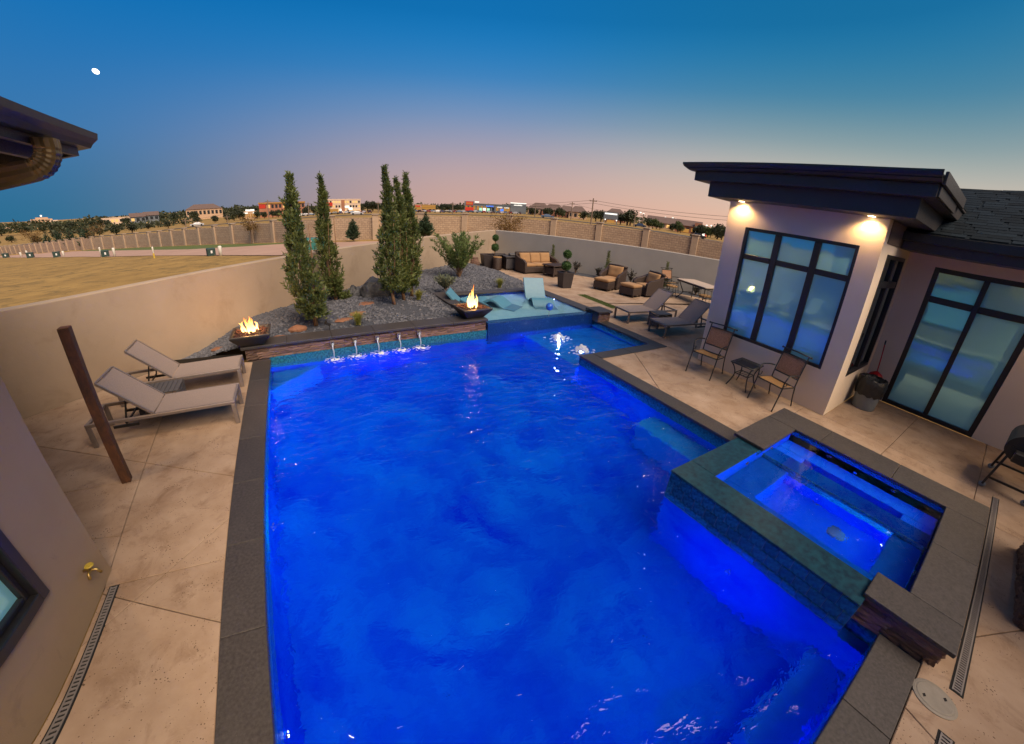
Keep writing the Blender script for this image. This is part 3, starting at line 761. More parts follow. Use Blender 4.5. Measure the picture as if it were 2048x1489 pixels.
# ------------------------------------------------------------------ spa
SZ = .252
spa = thing('spa', 'raised square hot tub with teal tile front and granite slabs', 'spa', (5,.6,0))
X0, X1, Y0, Y1 = 3.80, 5.93, -.47, 1.63      # inner edges
MB().box(3.42, X0, -.2, 1.97, -.24, .178).box(X0, 4.9, Y1, 1.97, -.24, .178).build('tile_wall_core', M['grout'], spa, world=True)
MB().box(3.415, X0, -.2, 1.975, -1.5, -.24).box(X0, 4.9, Y1, 1.975, -1.5, -.24).box(3.418, 3.63, -.47, -.2, -1.5, -.30).build('tile_wall_foot', M['plaster'], spa, world=True)
tl = {}
def tile_obj(w, h, mat, nm='tile'):
    k = (round(w,4), round(h,4), mat)
    if k not in tl:
        o = MB().box(-w/2, w/2, -.006, .006, -h/2, h/2).build(nm, M[mat], bevel=.003); tl[k] = o.data; bpy.data.objects.remove(o)
    return tl[k]
def tile_face(p, q, z0, z1, tw, thh, parent, mat='tile', stag=True):
    p, q = Vector(p), Vector(q); d = q-p; L = d.length; d.normalize(); rz = math.atan2(d.y, d.x); n = Vector((d.y, -d.x))
    rows = max(1, round((z1-z0)/thh)); hh = (z1-z0)/rows; nt_ = max(1, round(L/tw)); ww = L/nt_
    for r_ in range(rows):
        x = -(ww/2 if (stag and r_ % 2) else 0)
        while x < L-.001:
            a, b = max(x, 0), min(x+ww, L)
            c = p + d*((a+b)/2) + n*.004
            o = bpy.data.objects.new('tile', tile_obj(b-a-.005, hh-.005, mat)); COL.objects.link(o); o.parent = parent
            o.location = Vector((c.x, c.y, z0+hh*(r_+.5))) - Vector(parent.location); o.rotation_euler = (R(random.uniform(-.6,.6)), 0, rz + R(random.uniform(-.5,.5)))
            x += ww
tile_face((3.42,1.97), (3.42,-.2), -.22, .176, .155, .13, spa)
tile_face((4.9,1.97), (3.42,1.97), -.22, .176, .155, .13, spa)
tm = MB().box(3.405, X0, -.2, 1.985, .178, .203).box(X0, 4.9, Y1, 1.985, .178, .203); tm.build('spillway_tile', M['tile_top'], spa, world=True, bevel=.006)
MB().box(3.60, 6.42, -.80, Y0, -.4, .206).box(X1, 6.42, Y0, 1.97, -.4, .206).box(4.9, X1, Y1, 1.97, -.4, .206).box(3.60, X0, Y0, -.2, -.4, .206).build('core', M['concrete_base'], spa, world=True)
MB().box(3.565, 3.62, -.46, -.19, -1.4, -.082).build('corner_tile', M['tile'], spa, world=True)
MB().box(3.62, 6.43, -.81, -.80, -.02, .21).build('foot_strip', M['concrete'], spa, world=True)
ledger((3.56,-.80), (6.44,-.80), .0, .206, spa, .052); ledger((3.58,-.2), (3.58,-.8), -.08, .206, spa, .052); ledger((6.44,-.8), (6.44,1.97), .0, .206, spa, .052); ledger((6.42,1.99), (4.9,1.99), .0, .206, spa, .052)
def slab(x0, x1, y0, y1):
    MB().box(x0+.002, x1-.002, y0+.002, y1-.002, SZ-.045, SZ).build('coping_stone', M['coping'], spa, world=True, bevel=.008, seg=2)
slab(3.52, 3.91, -.86, -.17); slab(3.91, 4.95, -.86, -.45); slab(4.95, 5.91, -.86, -.45); slab(5.91, 6.50, -.86, .2); slab(5.91, 6.50, .2, 1.2); slab(5.91, 6.50, 1.2, 2.04); slab(4.87, 5.91, 1.58, 2.04)
MB().box(X0-.02, X1+.02, Y0-.02, Y1+.02, -1.2, -.72).build('well_floor', M['spa_plaster'], spa, world=True)
bn_ = MB()
bn_.box(X0, 4.16, Y0, Y1, -.72, -.16).box(5.62, X1, Y0, Y1, -.72, -.16).box(4.16, 5.62, 1.22, Y1, -.72, -.16).box(4.16, 5.62, Y0, -.12, -.72, -.16)
bn_.build('spa_bench', M['spa_plaster'], spa, world=True, bevel=.015, seg=2)
ws_ = MB().box(X0-.03, X0+.004, Y0, Y1, -.3, .195).box(X1, X1+.02, Y0, Y1, -.3, .20).box(X0, X1, Y1-.004, Y1+.02, -.3, .195).box(X0, X1, Y0-.02, Y0, -.3, .2); ws_.build('spa_wall', M['spa_plaster'], spa, world=True)
MB().box(X1-.012, X1, Y0, Y1, .08, .205).box(X0+1.0, X1, Y1-.012, Y1, .08, .205).build('spa_waterline_tile', M['tile'], spa, world=True)
for (x, y, z, n) in ((X0+.004,.2,.0,(1,0,0)),(X0+.004,.9,.0,(1,0,0)),(4.6,Y1-.004,-.02,(0,-1,0)),(5.3,Y1-.004,-.02,(0,-1,0)),(X1-.004,1.0,-.02,(-1,0,0)),(X1-.004,.1,-.02,(-1,0,0)),(4.5,-.46,-.02,(0,1,0))):
    MB().lathe([(.035,0),(.035,.012),(.018,.014),(.014,.004)], 14, (x,y,z), Vector(n).to_track_quat('Z','Y').to_matrix()).build('spa_jet', M['slat'], spa, world=True, smooth=True)
for (x, y) in ((4.75,.35),(5.15,.75)):
    MB().lathe([(.11,0),(.11,.012),(.09,.018),(.04,.02)], 20, (x,y,-.72)).build('drain_cover', M['slat'], spa, world=True)
tag(MB().add([(X0,Y0,.197),(X1,Y0,.197),(X1,Y1,.197),(X0,Y1,.197)], [(0,1,2,3)]).build('water', M['water_spa']), 'still clear water of the raised hot tub', kind='structure')
pool_light((4.9,-.112,-.46), (0,1,0), spa, 290, (.0,.26,1.0), .025, 'lens')
pool_light((5.2,1.21,-.48), (0,-1,0), spa, 150, BLUE)
pool_light((X0+.03,.6,-.06), (1,0,0), spa, 60, (.0,.12,1.0))
pool_light((X1-.03,.6,-.06), (-1,0,0), spa, 90, BLUE)

# ------------------------------------------------------------------ trench drains and lid
def drain(name, x0, x1, y0, y1, label):
    t = thing(name, label, 'drain', ((x0+x1)/2, (y0+y1)/2, 0))
    MB().box(x0-.012, x1+.012, y0-.012, y1+.012, -.02, .003).build('channel', M['dark'], t, world=True)
    lx, ly = x1-x0, y1-y0; m = MB()
    if ly > lx:
        m.box(x0, x0+.009, y0, y1, -.01, .008).box(x1-.009, x1, y0, y1, -.01, .008); n = int(ly/.028)
        for k in range(n): y = y0 + ly*(k+.5)/n; m.box(x0+.009, x1-.009, y-.0075, y+.0075, -.01, .0078)
    else:
        m.box(x0, x1, y0, y0+.009, -.01, .008).box(x0, x1, y1-.009, y1, -.01, .008); n = int(lx/.028)
        for k in range(n): x = x0 + lx*(k+.5)/n; m.box(x-.0075, x+.0075, y0+.009, y1-.009, -.01, .0078)
    m.build('grate', M['grate'], t, world=True)
drain('trench_drain', -2.005, -1.952, -3.0, 2.86, 'long slotted trench drain beside the house wall with the hose tap')
drain('trench_drain', 3.48, 7.55, -1.012, -.955, 'long slotted trench drain beside the hot tub slabs')
drain('trench_drain', .5, 3.03, -1.012, -.955, 'short slotted trench drain piece beside the round lid')
t = thing('skimmer_lid', 'round beige plastic skimmer lid set in the concrete near the drain', 'lid', (3.27,-.88,0))
MB().lathe([(.135,-.01),(.135,.006),(.12,.010)], 28, (3.27,-.88,0)).build('lid_ring', M['lid'], t, world=True)
MB().lathe([(.112,-.01),(.112,.012),(.105,.014)], 28, (3.27,-.88,0)).build('lid_disc', M['lid'], t, world=True)
for s in (-1, 1): MB().prism([(3.27+s*.05-.02,-.88-s*.055),(3.27+s*.05,-.88-s*.055-.012),(3.27+s*.05+.02,-.88-s*.055),(3.27+s*.05,-.88-s*.055+.012)], .0135, .0152).build('finger_hole', M['dark'], t, world=True)

# ------------------------------------------------------------------ pool house on the right
M['warm_lens'] = EM('warm_lens', (1.0,.72,.36), 25)
WARM = (1.0,.62,.27)
hs = thing('pool_house', 'pale stucco house wing with tall black windows and stepped dark flat roof', 'house', (8.5,2.5,0))
HX, HY0, HY1, HZ = 7.6, 1.67, 4.55, 3.42
oy0, oy1, oz0, oz1 = 2.0, 4.12, .77, 2.95
w = MB()
w.box(HX, HX+.2, HY0, oy0, 0, HZ).box(HX, HX+.2, oy1, HY1, 0, HZ).box(HX, HX+.2, oy0, oy1, 0, oz0).box(HX, HX+.2, oy0, oy1, oz1, HZ)
sx0, sx1, sz0, sz1 = 8.10, 9.66, .69, 2.90
w.box(HX+.2, sx0, HY0, HY0+.2, 0, HZ).box(sx1, 9.95, HY0, HY0+.2, 0, HZ).box(sx0, sx1, HY0, HY0+.2, 0, sz0).box(sx0, sx1, HY0, HY0+.2, sz1, HZ)
dy0, dy1, dz1 = -.50, 1.18, 2.86
DX = 9.95
w.box(DX, DX+.2, dy1, HY0+.2, 0, HZ).box(DX, DX+.2, -6, dy0, 0, HZ).box(DX, DX+.2, dy0, dy1, dz1, HZ)
w.box(HX+.2, 14, HY1-.2, HY1, 0, HZ).box(13.8, 14, -6, HY1-.2, 0, HZ)
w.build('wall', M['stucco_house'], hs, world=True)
MB().box(HX+.25, 13.8, HY0+.25, HY1-.25, .0, .02).box(DX+.25, 13.8, -6, HY0+.25, .0, .02).box(HX+1.6, HX+1.65, HY0+.3, HY1-.3, .02, HZ).box(DX+1.9, DX+1.95, -6, HY0+.2, .02, HZ).build('room_interior', M['room'], hs, world=True)
def window_x(x, ys, zs, parent, fr=.06, mull=.12, rail=.10, blind=True, blind_rows=(0,), name='window', depth=.07):
    """window in a wall facing -X; ys, zs = list of pane boundaries"""
    wn = empty(name, (x, (ys[0]+ys[-1])/2, zs[0])); wn.parent = parent; wn.location = Vector(wn.location) - Vector(parent.location)
    o_ = Vector((x, (ys[0]+ys[-1])/2, zs[0]))
    def bb(nm, m, mat, bv=.006):
        m.v = [tuple(Vector(p)-o_) for p in m.v]; return m.build(nm, mat, wn, bevel=bv)
    Y0_, Y1_, Z0_, Z1_ = ys[0], ys[-1], zs[0], zs[-1]
    f = MB().box(x-.02, x+depth, Y0_, Y0_+fr, Z0_, Z1_).box(x-.02, x+depth, Y1_-fr, Y1_, Z0_, Z1_).box(x-.02, x+depth, Y0_+fr, Y1_-fr, Z0_, Z0_+fr).box(x-.02, x+depth, Y0_+fr, Y1_-fr, Z1_-fr, Z1_)
    bb('frame', f, M['black_frame'])
    for y in ys[1:-1]: bb('mullion', MB().box(x-.012, x+depth, y-mull/2, y+mull/2, Z0_+fr, Z1_-fr), M['black_frame'])
    for z in zs[1:-1]:
        for i in range(len(ys)-1):
            a = ys[i]+(fr if i == 0 else mull/2); b = ys[i+1]-(fr if i == len(ys)-2 else mull/2)
            bb('transom_bar', MB().box(x-.010, x+depth, a, b, z-rail/2, z+rail/2), M['black_frame'])
    for i in range(len(ys)-1):
        for j in range(len(zs)-1):
            a = ys[i]+(fr if i == 0 else mull/2); b = ys[i+1]-(fr if i == len(ys)-2 else mull/2)
            c = zs[j]+(fr if j == 0 else rail/2); d = zs[j+1]-(fr if j == len(zs)-2 else rail/2)
            tilt = random.uniform(-.002,.002)
            m = MB().add([(x+.03+tilt,a,c),(x+.03,b,c),(x+.03,b,d),(x+.03-tilt,a,d)], [(0,3,2,1)])
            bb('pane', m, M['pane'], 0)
            if j in blind_rows:
                bb('blind', MB().box(x+.10, x+.104, a-.03, b+.03, c-.03, d+.05), M['blind'], 0)
    return wn
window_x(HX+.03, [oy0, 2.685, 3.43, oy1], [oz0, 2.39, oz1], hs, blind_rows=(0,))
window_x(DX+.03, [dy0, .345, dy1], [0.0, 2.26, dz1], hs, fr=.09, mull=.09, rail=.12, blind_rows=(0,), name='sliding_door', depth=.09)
# narrow window in the return wall (faces -Y)
wn = empty('side_window', (0,0,0)); wn.parent = hs; wn.location = Vector((8.88,HY0,.69)) - Vector(hs.location)
def bw_(nm, m, mat, bv=.005):
    m.v = [tuple(Vector(p)-Vector((8.88,HY0,.69))) for p in m.v]; return m.build(nm, mat, wn, bevel=bv)
yy = HY0+.02
bw_('frame', MB().box(sx0,sx0+.07,yy-.03,yy+.07,sz0,sz1).box(sx1-.07,sx1,yy-.03,yy+.07,sz0,sz1).box(sx0+.07,sx1-.07,yy-.03,yy+.07,sz0,sz0+.07).box(sx0+.07,sx1-.07,yy-.03,yy+.07,sz1-.07,sz1), M['black_frame'])
bw_('mullion', MB().box(8.83,8.93,yy-.02,yy+.06,sz0+.07,sz1-.07), M['black_frame'])
for a, b in ((sx0+.07,8.83),(8.93,sx1-.07)):
    bw_('transom_bar', MB().box(a,b,yy-.02,yy+.06,2.32,2.44), M['black_frame'])
    for c, d in ((sz0+.07,2.32),(2.44,sz1-.07)):
        bw_('pane', MB().add([(a,yy+.02,c),(b,yy+.02,c),(b,yy+.02,d),(a,yy+.02,d)], [(0,1,2,3)]), M['pane_clear'], 0)
MB().box(HX+.21, 9.94, HY0-.02, HY0, 3.06, 3.42).build('frieze', M['frieze'], hs, world=True, bevel=.004)
# stepped flat roof
rf = MB().box(7.02, 12.5, 1.24, 4.72, HZ, 3.69).build('roof', M['fascia'], hs, world=True, bevel=.006)
def sub(nm, m, mat, bv=.006): return m.build(nm, mat, rf, bevel=bv, world=False)
def sbox(nm, a, mat, bv=.006):
    m = MB().box(*a); m.v = [tuple(Vector(p)-Vector(hs.location)) for p in m.v]; return m.build(nm, mat, rf, bevel=bv)
sbox('fascia_step', (6.82,12.6,1.06,4.95,3.692,3.86), M['fascia'])
sbox('fascia_step', (6.74,12.6,1.03,5.02,3.862,3.90), M['fascia'])
# gutter: ogee profile along the front, open mitre at the far end
prof = [(6.74,3.86),(6.70,3.87),(6.66,3.90),(6.62,3.93),(6.60,3.97),(6.60,4.00),(6.63,4.00),(6.64,3.95),(6.74,3.92)]
gm = MB(); k = len(prof)
for y in (1.03, 4.98): gm.v += [(x, y + (0.0 if y < 3 else (6.74-x)*.9), z) for x, z in prof]
for i in range(k): gm.f.append((i, (i+1) % k, k+(i+1) % k, k+i))
gm.f += [tuple(range(k)), tuple(reversed(range(k, 2*k)))]
gm.v = [tuple(Vector(p)-Vector(hs.location)) for p in gm.v]; gm.build('gutter', M['black_metal'], rf)
sbox('return_fascia', (6.75,9.1,.99,1.03,3.84,4.0), M['fascia']); sbox('return_fascia', (6.84,8.6,1.03,1.058,3.70,3.84), M['fascia'])
sbox('roof_deck', (6.64,12.6,1.03,4.98,3.902,3.96), M['shingle'])
# main roof: eave with gutter, soffit, shingle slope
er = MB()
ex, ez, rx, rz_ = 8.78, 3.36, 11.6, 4.53
er.add([(ex,-7,ez),(rx,-7,rz_),(rx,1.03,rz_),(ex,1.03,ez),(ex,-7,ez-.05),(rx,-7,rz_-.05),(rx,1.03,rz_-.05),(ex,1.03,ez-.05)], [(0,1,2,3),(7,6,5,4),(0,3,7,4),(0,4,5,1),(3,2,6,7),(1,5,6,2)])
er.add([(ex,1.03,ez),(rx,1.03,rz_),(rx,3.6,rz_),(ex,1.66,ez)], [(0,1,2,3)])
er.add([(rx,-7,rz_),(14.5,-7,3.4),(14.5,3.6,3.4),(rx,3.6,rz_)], [(0,1,2,3)])
mr_ = er.build('shingle_roof', M['shingle'], hs, world=True)
def mbox(nm, a, mat, bv=.005):
    m = MB().box(*a); m.v = [tuple(Vector(p)-Vector(hs.location)) for p in m.v]; return m.build(nm, mat, mr_, bevel=bv)
mbox('eave_fascia', (8.82,8.86,-7,1.64,3.05,3.31), M['fascia'])
mbox('eave_gutter', (8.70,8.82,-7,1.66,3.20,3.345), M['black_metal'])
mbox('soffit', (8.86,9.95,-7,1.66,3.05,3.09), M['fascia'])
# shingles laid course by course, the ones in view
sl = Vector((rx-ex, 0, rz_-ez)); SL = sl.length; sl.normalize(); sn = Vector((-sl.z, 0, sl.x))
shm = MB(); shm.box(0, .17, -.145, .145, .0, .008)
o = shm.build('shingle', M['shingle']); sh_me = o.data; bpy.data.objects.remove(o)
q = Matrix((sl, Vector((0,1,0)), sn)).transposed().to_euler()
rows = 21
for j in range(rows):
    d = .02 + j*.142; c0 = Vector((ex, 0, ez)) + sl*d
    y0 = -1.6 + d*.75; y1 = 1.62 + d*.62
    y = y0 + random.random()*.1; cnt = 0
    while y < y1 and cnt < 14:
        wd = random.choice((.7,.85,1.0,1.1)); 
        ob = bpy.data.objects.new('shingle', sh_me); COL.objects.link(ob); ob.parent = mr_
        ob.location = Vector((c0.x, y, c0.z)) + sn*(.004+random.random()*.004) - Vector(hs.location); ob.rotation_euler = (q.x, q.y+R(1.6), q.z); ob.scale = (1, wd, 1)
        y += .29*wd+.006; cnt += 1
    # (courses carry on beyond the picture as the plain slope)
# recessed soffit lights
def soffit_light(x, y, z, parent_thing, energy, spot=120, tilt=0, r=.055):
    t = parent_thing
    MB().lathe([(r*1.35,-.004),(r*1.35,.006),(r,.006),(r,.0)], 20, (x,y,z)).build('light_trim', M['taupe_metal'], t, world=True)
    MB().lathe([(r,-.003),(r,.003)], 20, (x,y,z-.002)).build('light_lens', M['warm_lens'], t, world=True)
    lamp('soffit_lamp', 'SPOT', (x,y,z-.03), energy, WARM, t, .04, (0,0,0), R(spot), .6)
soffit_light(7.49, 4.24, HZ, hs, 34, 150)
soffit_light(7.49, 1.92, HZ, hs, 34, 150)
soffit_light(7.90, 4.66, HZ, hs, 30, 140)
soffit_light(9.4, -1.6, 3.05, hs, 55, 140)

# ------------------------------------------------------------------ house wing on the left (close to the camera)
lh = thing('house_wing', 'near stucco house wing with a black framed window and dark eave', 'house', (-2.06,3.07,0))
LX = -2.06
w0, w1, wz0, wz1 = .6, 2.44, .52, 2.3
m = MB()
m.box(LX-.2, LX, w1, 3.07, 0, 3.25).box(LX-.2, LX, -6, w0, 0, 3.25).box(LX-.2, LX, w0, w1, 0, wz0).box(LX-.2, LX, w0, w1, wz1, 3.25)
m.prism([(LX,3.07),(LX-3.4,6.47),(LX-3.54,6.33),(LX-.2,2.9)], 0, 3.25)
m.build('wall', M['stucco_wing_shade'], lh, world=True)
MB().box(LX-1.6, LX-1.55, -5, 3, 0, 3.2).build('room_interior', M['room'], lh, world=True)
wn2 = empty('window', (0,0,0)); wn2.parent = lh; wn2.location = Vector((LX,1.5,wz0)) - Vector(lh.location)
def b2(nm, mm, mat, bv=.006):
    mm.v = [tuple(Vector(p)-Vector((LX,1.5,wz0))) for p in mm.v]; return mm.build(nm, mat, wn2, bevel=bv)
f_ = .075
b2('frame', MB().box(LX-.08,LX+.025,w0,w0+f_,wz0,wz1).box(LX-.08,LX+.025,w1-f_,w1,wz0,wz1).box(LX-.08,LX+.025,w0+f_,w1-f_,wz0,wz0+f_).box(LX-.08,LX+.025,w0+f_,w1-f_,wz1-f_,wz1), M['black_frame'])
b2('inner_frame', MB().box(LX-.07,LX-.02,w0+f_,w0+f_+.04,wz0+f_,wz1-f_).box(LX-.07,LX-.02,w1-f_-.04,w1-f_,wz0+f_,wz1-f_).box(LX-.07,LX-.02,w0+f_+.04,w1-f_-.04,wz0+f_,wz0+f_+.04), M['black_frame'])
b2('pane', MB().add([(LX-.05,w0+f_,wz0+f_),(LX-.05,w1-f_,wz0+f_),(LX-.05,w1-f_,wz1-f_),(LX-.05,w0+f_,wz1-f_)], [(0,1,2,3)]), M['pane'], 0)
b2('blind', MB().box(LX-.135,LX-.13,w0,w1-.12,wz0+.1,wz1), M['blind'], 0)
# eave: soffit, fascia and gutter, turning 45 degrees
GX, GY, GZ = -1.25, 3.10, 3.15
def eave_poly(o): return [(GX+o, -6), (GX+o, GY+o*.41), (GX+o-3.0, GY+o*.41+3.0*1.0)]
er = MB()
a = eave_poly(0); b = eave_poly(-.86)
er.add([(*a[0],GZ+.03),(*a[1],GZ+.03),(*a[2],GZ+.03),(*b[2],GZ+.03),(*b[1],GZ+.03),(*b[0],GZ+.03)], [(0,1,4,5),(1,2,3,4)])
er.add([(*a[0],GZ+.06),(*a[1],GZ+.06),(*a[2],GZ+.06),(*b[2],GZ+.06),(*b[1],GZ+.06),(*b[0],GZ+.06)], [(5,4,1,0),(4,3,2,1)])
lr = er.build('soffit', M['fascia'], lh, world=True)
def sweep(o0, o1, z0, z1, nm, mat, prof=None):
    m = MB(); pr = prof or [(o0,z0),(o1,z0),(o1,z1),(o0,z1)]; k = len(pr)
    P_ = [eave_poly(o) for o, z in pr]
    for s in range(3):
        for i, (o, z) in enumerate(pr): m.v.append((*P_[i][s], z))
    for s in range(2):
        for i in range(k): m.f.append((s*k+i, s*k+(i+1) % k, (s+1)*k+(i+1) % k, (s+1)*k+i))
    m.f += [tuple(range(k)), tuple(range(2*k, 3*k))]
    m.v = [tuple(Vector(p)-Vector(lh.location)) for p in m.v]
    return m.build(nm, mat, lr)
sweep(-.03, .0, GZ+.0, GZ+.14, 'fascia_board', M['fascia'])
sweep(-.20, -.16, GZ-.03, GZ+.03, 'soffit_batten', M['fascia'])
sweep(-.55, -.50, GZ-.03, GZ+.03, 'soffit_batten', M['fascia'])
sweep(0, 0, 0, 0, 'gutter', M['black_metal'], [(.004,GZ+.045),(.06,GZ+.045),(.075,GZ+.07),(.10,GZ+.095),(.105,GZ+.13),(.092,GZ+.13),(.08,GZ+.105),(.004,GZ+.105)])
rt = MB(); a = eave_poly(.05); b = eave_poly(-3.2)
rt.add([(*a[0],GZ+.14),(*a[1],GZ+.14),(*a[2],GZ+.14),(*b[2],GZ+1.3),(*b[1],GZ+1.3),(*b[0],GZ+1.3)], [(0,1,4,5),(1,2,3,4)])
rt.build('roof', M['shingle'], lh, world=True)
# downspout with a crimped elbow
ds = MB(); pts = []
for k in range(5): pts.append(Vector((-1.20, 2.66, GZ+.03-.04*k/4)))
for k in range(1, 15):
    t = k/14*R(76); pts.append(Vector((-1.20-.11*(1-math.cos(t)), 2.66, GZ-.01-.11*math.sin(t))))
dirv = Vector((-math.sin(R(76)), 0, -math.cos(R(76))))
last = pts[-1]
for k in range(1, 6): pts.append(last + dirv*(.14*k))
def rect_sweep(pts, w_, h_, crimp):
    m = MB(); n = 0; prev = None
    sec = []
    for sx, sy, L_ in ((1,1,0),):
        pass
    base = []
    nseg = 5
    for i in range(nseg): base.append((-w_/2 + w_*i/nseg, -h_/2))
    for i in range(nseg): base.append((w_/2, -h_/2 + h_*i/nseg))
    for i in range(nseg): base.append((w_/2 - w_*i/nseg, h_/2))
    for i in range(nseg): base.append((-w_/2, h_/2 - h_*i/nseg))
    K = len(base)
    for i, p in enumerate(pts):
        t = (pts[min(i+1, len(pts)-1)] - pts[max(i-1, 0)]).normalized()
        y = Vector((0,1,0)); x = y.cross(t).normalized()
        c = 1 - (.07 if (crimp and 5 <= i <= 18 and i % 2) else 0)
        for q_, (u, v) in enumerate(base):
            rib = 1 - (.10 if q_ % 2 else 0)
            m.v.append(p + y*(u*c) * (rib if abs(abs(u)-w_/2) < 1e-6 else 1) + x*(v*c) * (rib if abs(abs(v)-h_/2) < 1e-6 else 1))
    for i in range(len(pts)-1):
        for j in range(K): j2 = (j+1) % K; m.f.append((i*K+j, i*K+j2, (i+1)*K+j2, (i+1)*K+j))
    m.f += [tuple(range(K)), tuple((len(pts)-1)*K+j for j in range(K))]
    return m
M['dark_bronze'] = P('dark_bronze', (.14,.10,.05), (.19,.135,.07), 12, .30, metal=.6)
dn = rect_sweep(pts, .075, .10, True).build('downspout', M['dark_bronze'], lh, world=True)
MB().tube([(-1.20,2.61,GZ-.02),(-1.20,2.71,GZ-.02)], .003, 6).build('strap', M['taupe_metal'], lh, world=True)
# soffit lights of this wing, over the narrow side patio (outside the frame)
soffit_light(-1.62, 1.9, GZ+.025, lh, 42, 150)
soffit_light(-1.62, -.6, GZ+.025, lh, 42, 150)
soffit_light(-2.75, 4.25, GZ+.025, lh, 45, 150)
# hose tap on the wall
hb = thing('hose_tap', 'small brass hose tap on the near house wall corner', 'tap', (LX,2.80,.30))
m = MB().tube([(-.01,0,0),(.05,0,0),(.09,0,-.01),(.11,0,-.05)], [.013,.013,.014,.013], 10); m.build('tap_body', M['brass'], hb, smooth=True)
MB().lathe([(.03,0),(.034,.006),(.03,.012)], 10, (.055,0,.035)).build('tap_handle', P('yellow_handle', (.45,.33,.04), None, rough=.5), hb)
MB().tube([(.055,0,0),(.055,0,.04)], .007, 8).build('tap_stem', M['brass'], hb)
MB().tube([(.05,.0,0),(.05,-.05,-.005),(.055,-.07,-.04)], [.012,.013,.012], 10).build('second_outlet', M['brass'], hb, smooth=True)
# unseen patio cover added behind the camera to carry lights for the near corner
cp = thing('added_patio_cover', 'unseen dark flat patio cover added to carry lights behind the hot tub', 'patio cover', (6,-4.5,0))
MB().box(.5, 9.5, -7.5, -3.2, 3.1, 3.3).build('cover_slab', M['fascia'], cp, world=True)
for x in (.7, 9.3): MB().box(x-.15, x+.15, -3.5, -3.3, 0, 3.1).build('post', M['stucco_house'], cp, world=True)
soffit_light(5.6, -3.5, 3.1, cp, 60, 150)
soffit_light(2.2, -3.5, 3.1, cp, 60, 150)

# ------------------------------------------------------------------ rock bed with slate chips
BED = [(-2.62,8.30),(-1.15,8.12),(3.66,8.16),(3.66,10.80),(7.55,10.86),(7.93,11.9),(8.2,16.45),(7.6,16.85)]
def wall_d(x, y):      # distance in front of the beige wall
    d = (WC-WA).normalized(); n = Vector((d.y, -d.x)); return n.dot(Vector((x,y))-WA)
def edge_d(x, y):
    best = 9
    for i in range(len(BED)-1):
        a, b = Vector(BED[i]), Vector(BED[i+1]); p = Vector((x,y)); ab = b-a
        t = max(0, min(1, (p-a).dot(ab)/ab.length_squared)); best = min(best, (p-(a+ab*t)).length)
    return best
def bed_z(x, y):
    base = .24 if x < 3.7 else .17
    if x < -1.1: base = .24*max(0, 1-(-1.1-x)/1.1)
    if x > 7 or (x > 3.6 and y > 11.5): base = .05 + .12*min(1, edge_d(x, y)/1.0)
    up = min(1.0, edge_d(x, y)/1.6)
    return base + .17*up*up*(3-2*up) + .05*noise.noise((x*1.3, y*1.3, 3))
bm_ = MB()
# sheet clipped loosely; edges are hidden by the rim stones and walls
def bed_poly(x): 
    lo = 8.12 if x >= -1.15 else 8.12+( -1.15-x)*.13
    if 3.66 <= x <= 7.55: lo = 10.82
    elif x > 7.55: lo = 10.86 + (x-7.55)*2.9 if x < 7.93 else 11.9+(x-7.93)*16.8
    hi = WA.y + (x-WA.x)*(WC.y-WA.y)/(WC.x-WA.x) + .05
    return lo, hi
NXB = 84; xs = [-2.62 + (8.19+2.62)*i/NXB for i in range(NXB+1)]
NYB = 60
for xx in xs:
    lo, hi = bed_poly(xx)
    for j in range(NYB+1):
        yy = lo + (hi-lo)*(j/NYB); bm_.v.append((xx, yy, bed_z(xx, yy) + .018*noise.noise((xx*9, yy*9, 1))))
for i in range(NXB):
    for j in range(NYB): a = i*(NYB+1)+j; bm_.f.append((a, a+NYB+1, a+NYB+2, a+1))
tag(bm_.build('gravel_bed', M['slate_soil'], smooth=True), 'blue grey slate gravel bed sloping up to the beige wall', kind='structure')
ed = MB()
ep = [(-2.62,8.27),(-1.30,8.09)]
ed.bar((-2.62,8.27,.02), (-1.30,8.09,.02), .012, .12); tag(ed.build('bed_edging', M['black_metal']), 'thin black steel edging holding the slate chips beside the lounger', 'edging')
random.seed(5)
chips = MB(); cnt = 0
def chip(mb_, x, y, z, s):
    q = Matrix.Rotation(random.random()*6.28, 3, 'Z') @ Matrix.Rotation(random.uniform(-.6,.6), 3, 'X')
    a, b, c = s*random.uniform(.7,1.3), s*random.uniform(.5,.9), s*random.uniform(.22,.5)
    vs = [(-a,-b*.6,-c),(a*.8,-b,-c),(a,b*.7,-c),(-a*.6,b,-c),(-a*.7,-b*.5,c*.8),(a*.6,-b*.6,c),(a*.7,b*.5,c*.7),(-a*.5,b*.6,c)]
    mb_.add([Vector((x,y,z)) + q @ Vector(v) for v in vs], [(0,3,2,1),(4,5,6,7),(0,1,5,4),(1,2,6,5),(2,3,7,6),(3,0,4,7)])
FINE = [(0.2,8.75,.62),(1.1,8.45,.4),(2.2,9.45,.5),(-.2,8.6,.35),(.6,8.5,.4),(2.6,9.0,.35)]    # finer gravel round the trunks
while cnt < 9500:
    xx = random.uniform(-2.55, 8.1); lo, hi = bed_poly(xx); yy = random.uniform(lo+.03, hi-.04)
    if yy > 14 and random.random() < .5: continue
    if any((xx-a)**2+(yy-b)**2 < r*r for a, b, r in FINE) and random.random() < .85: continue
    s = random.uniform(.022,.052) if yy < 12 else random.uniform(.035,.07)
    chip(chips, xx, yy, bed_z(xx, yy)+s*.25, s); cnt += 1
tag(chips.build('slate_gravel', M['slate']), 'loose angular grey slate chips scattered over the rock bed', 'gravel', kind='stuff')
bb_ = MB(); q0 = [off(WC+dd*k, .0) for k in (0.3, 17.5)]; q1 = [off(WC+dd*k, .76) for k in (17.5, 1.0)]
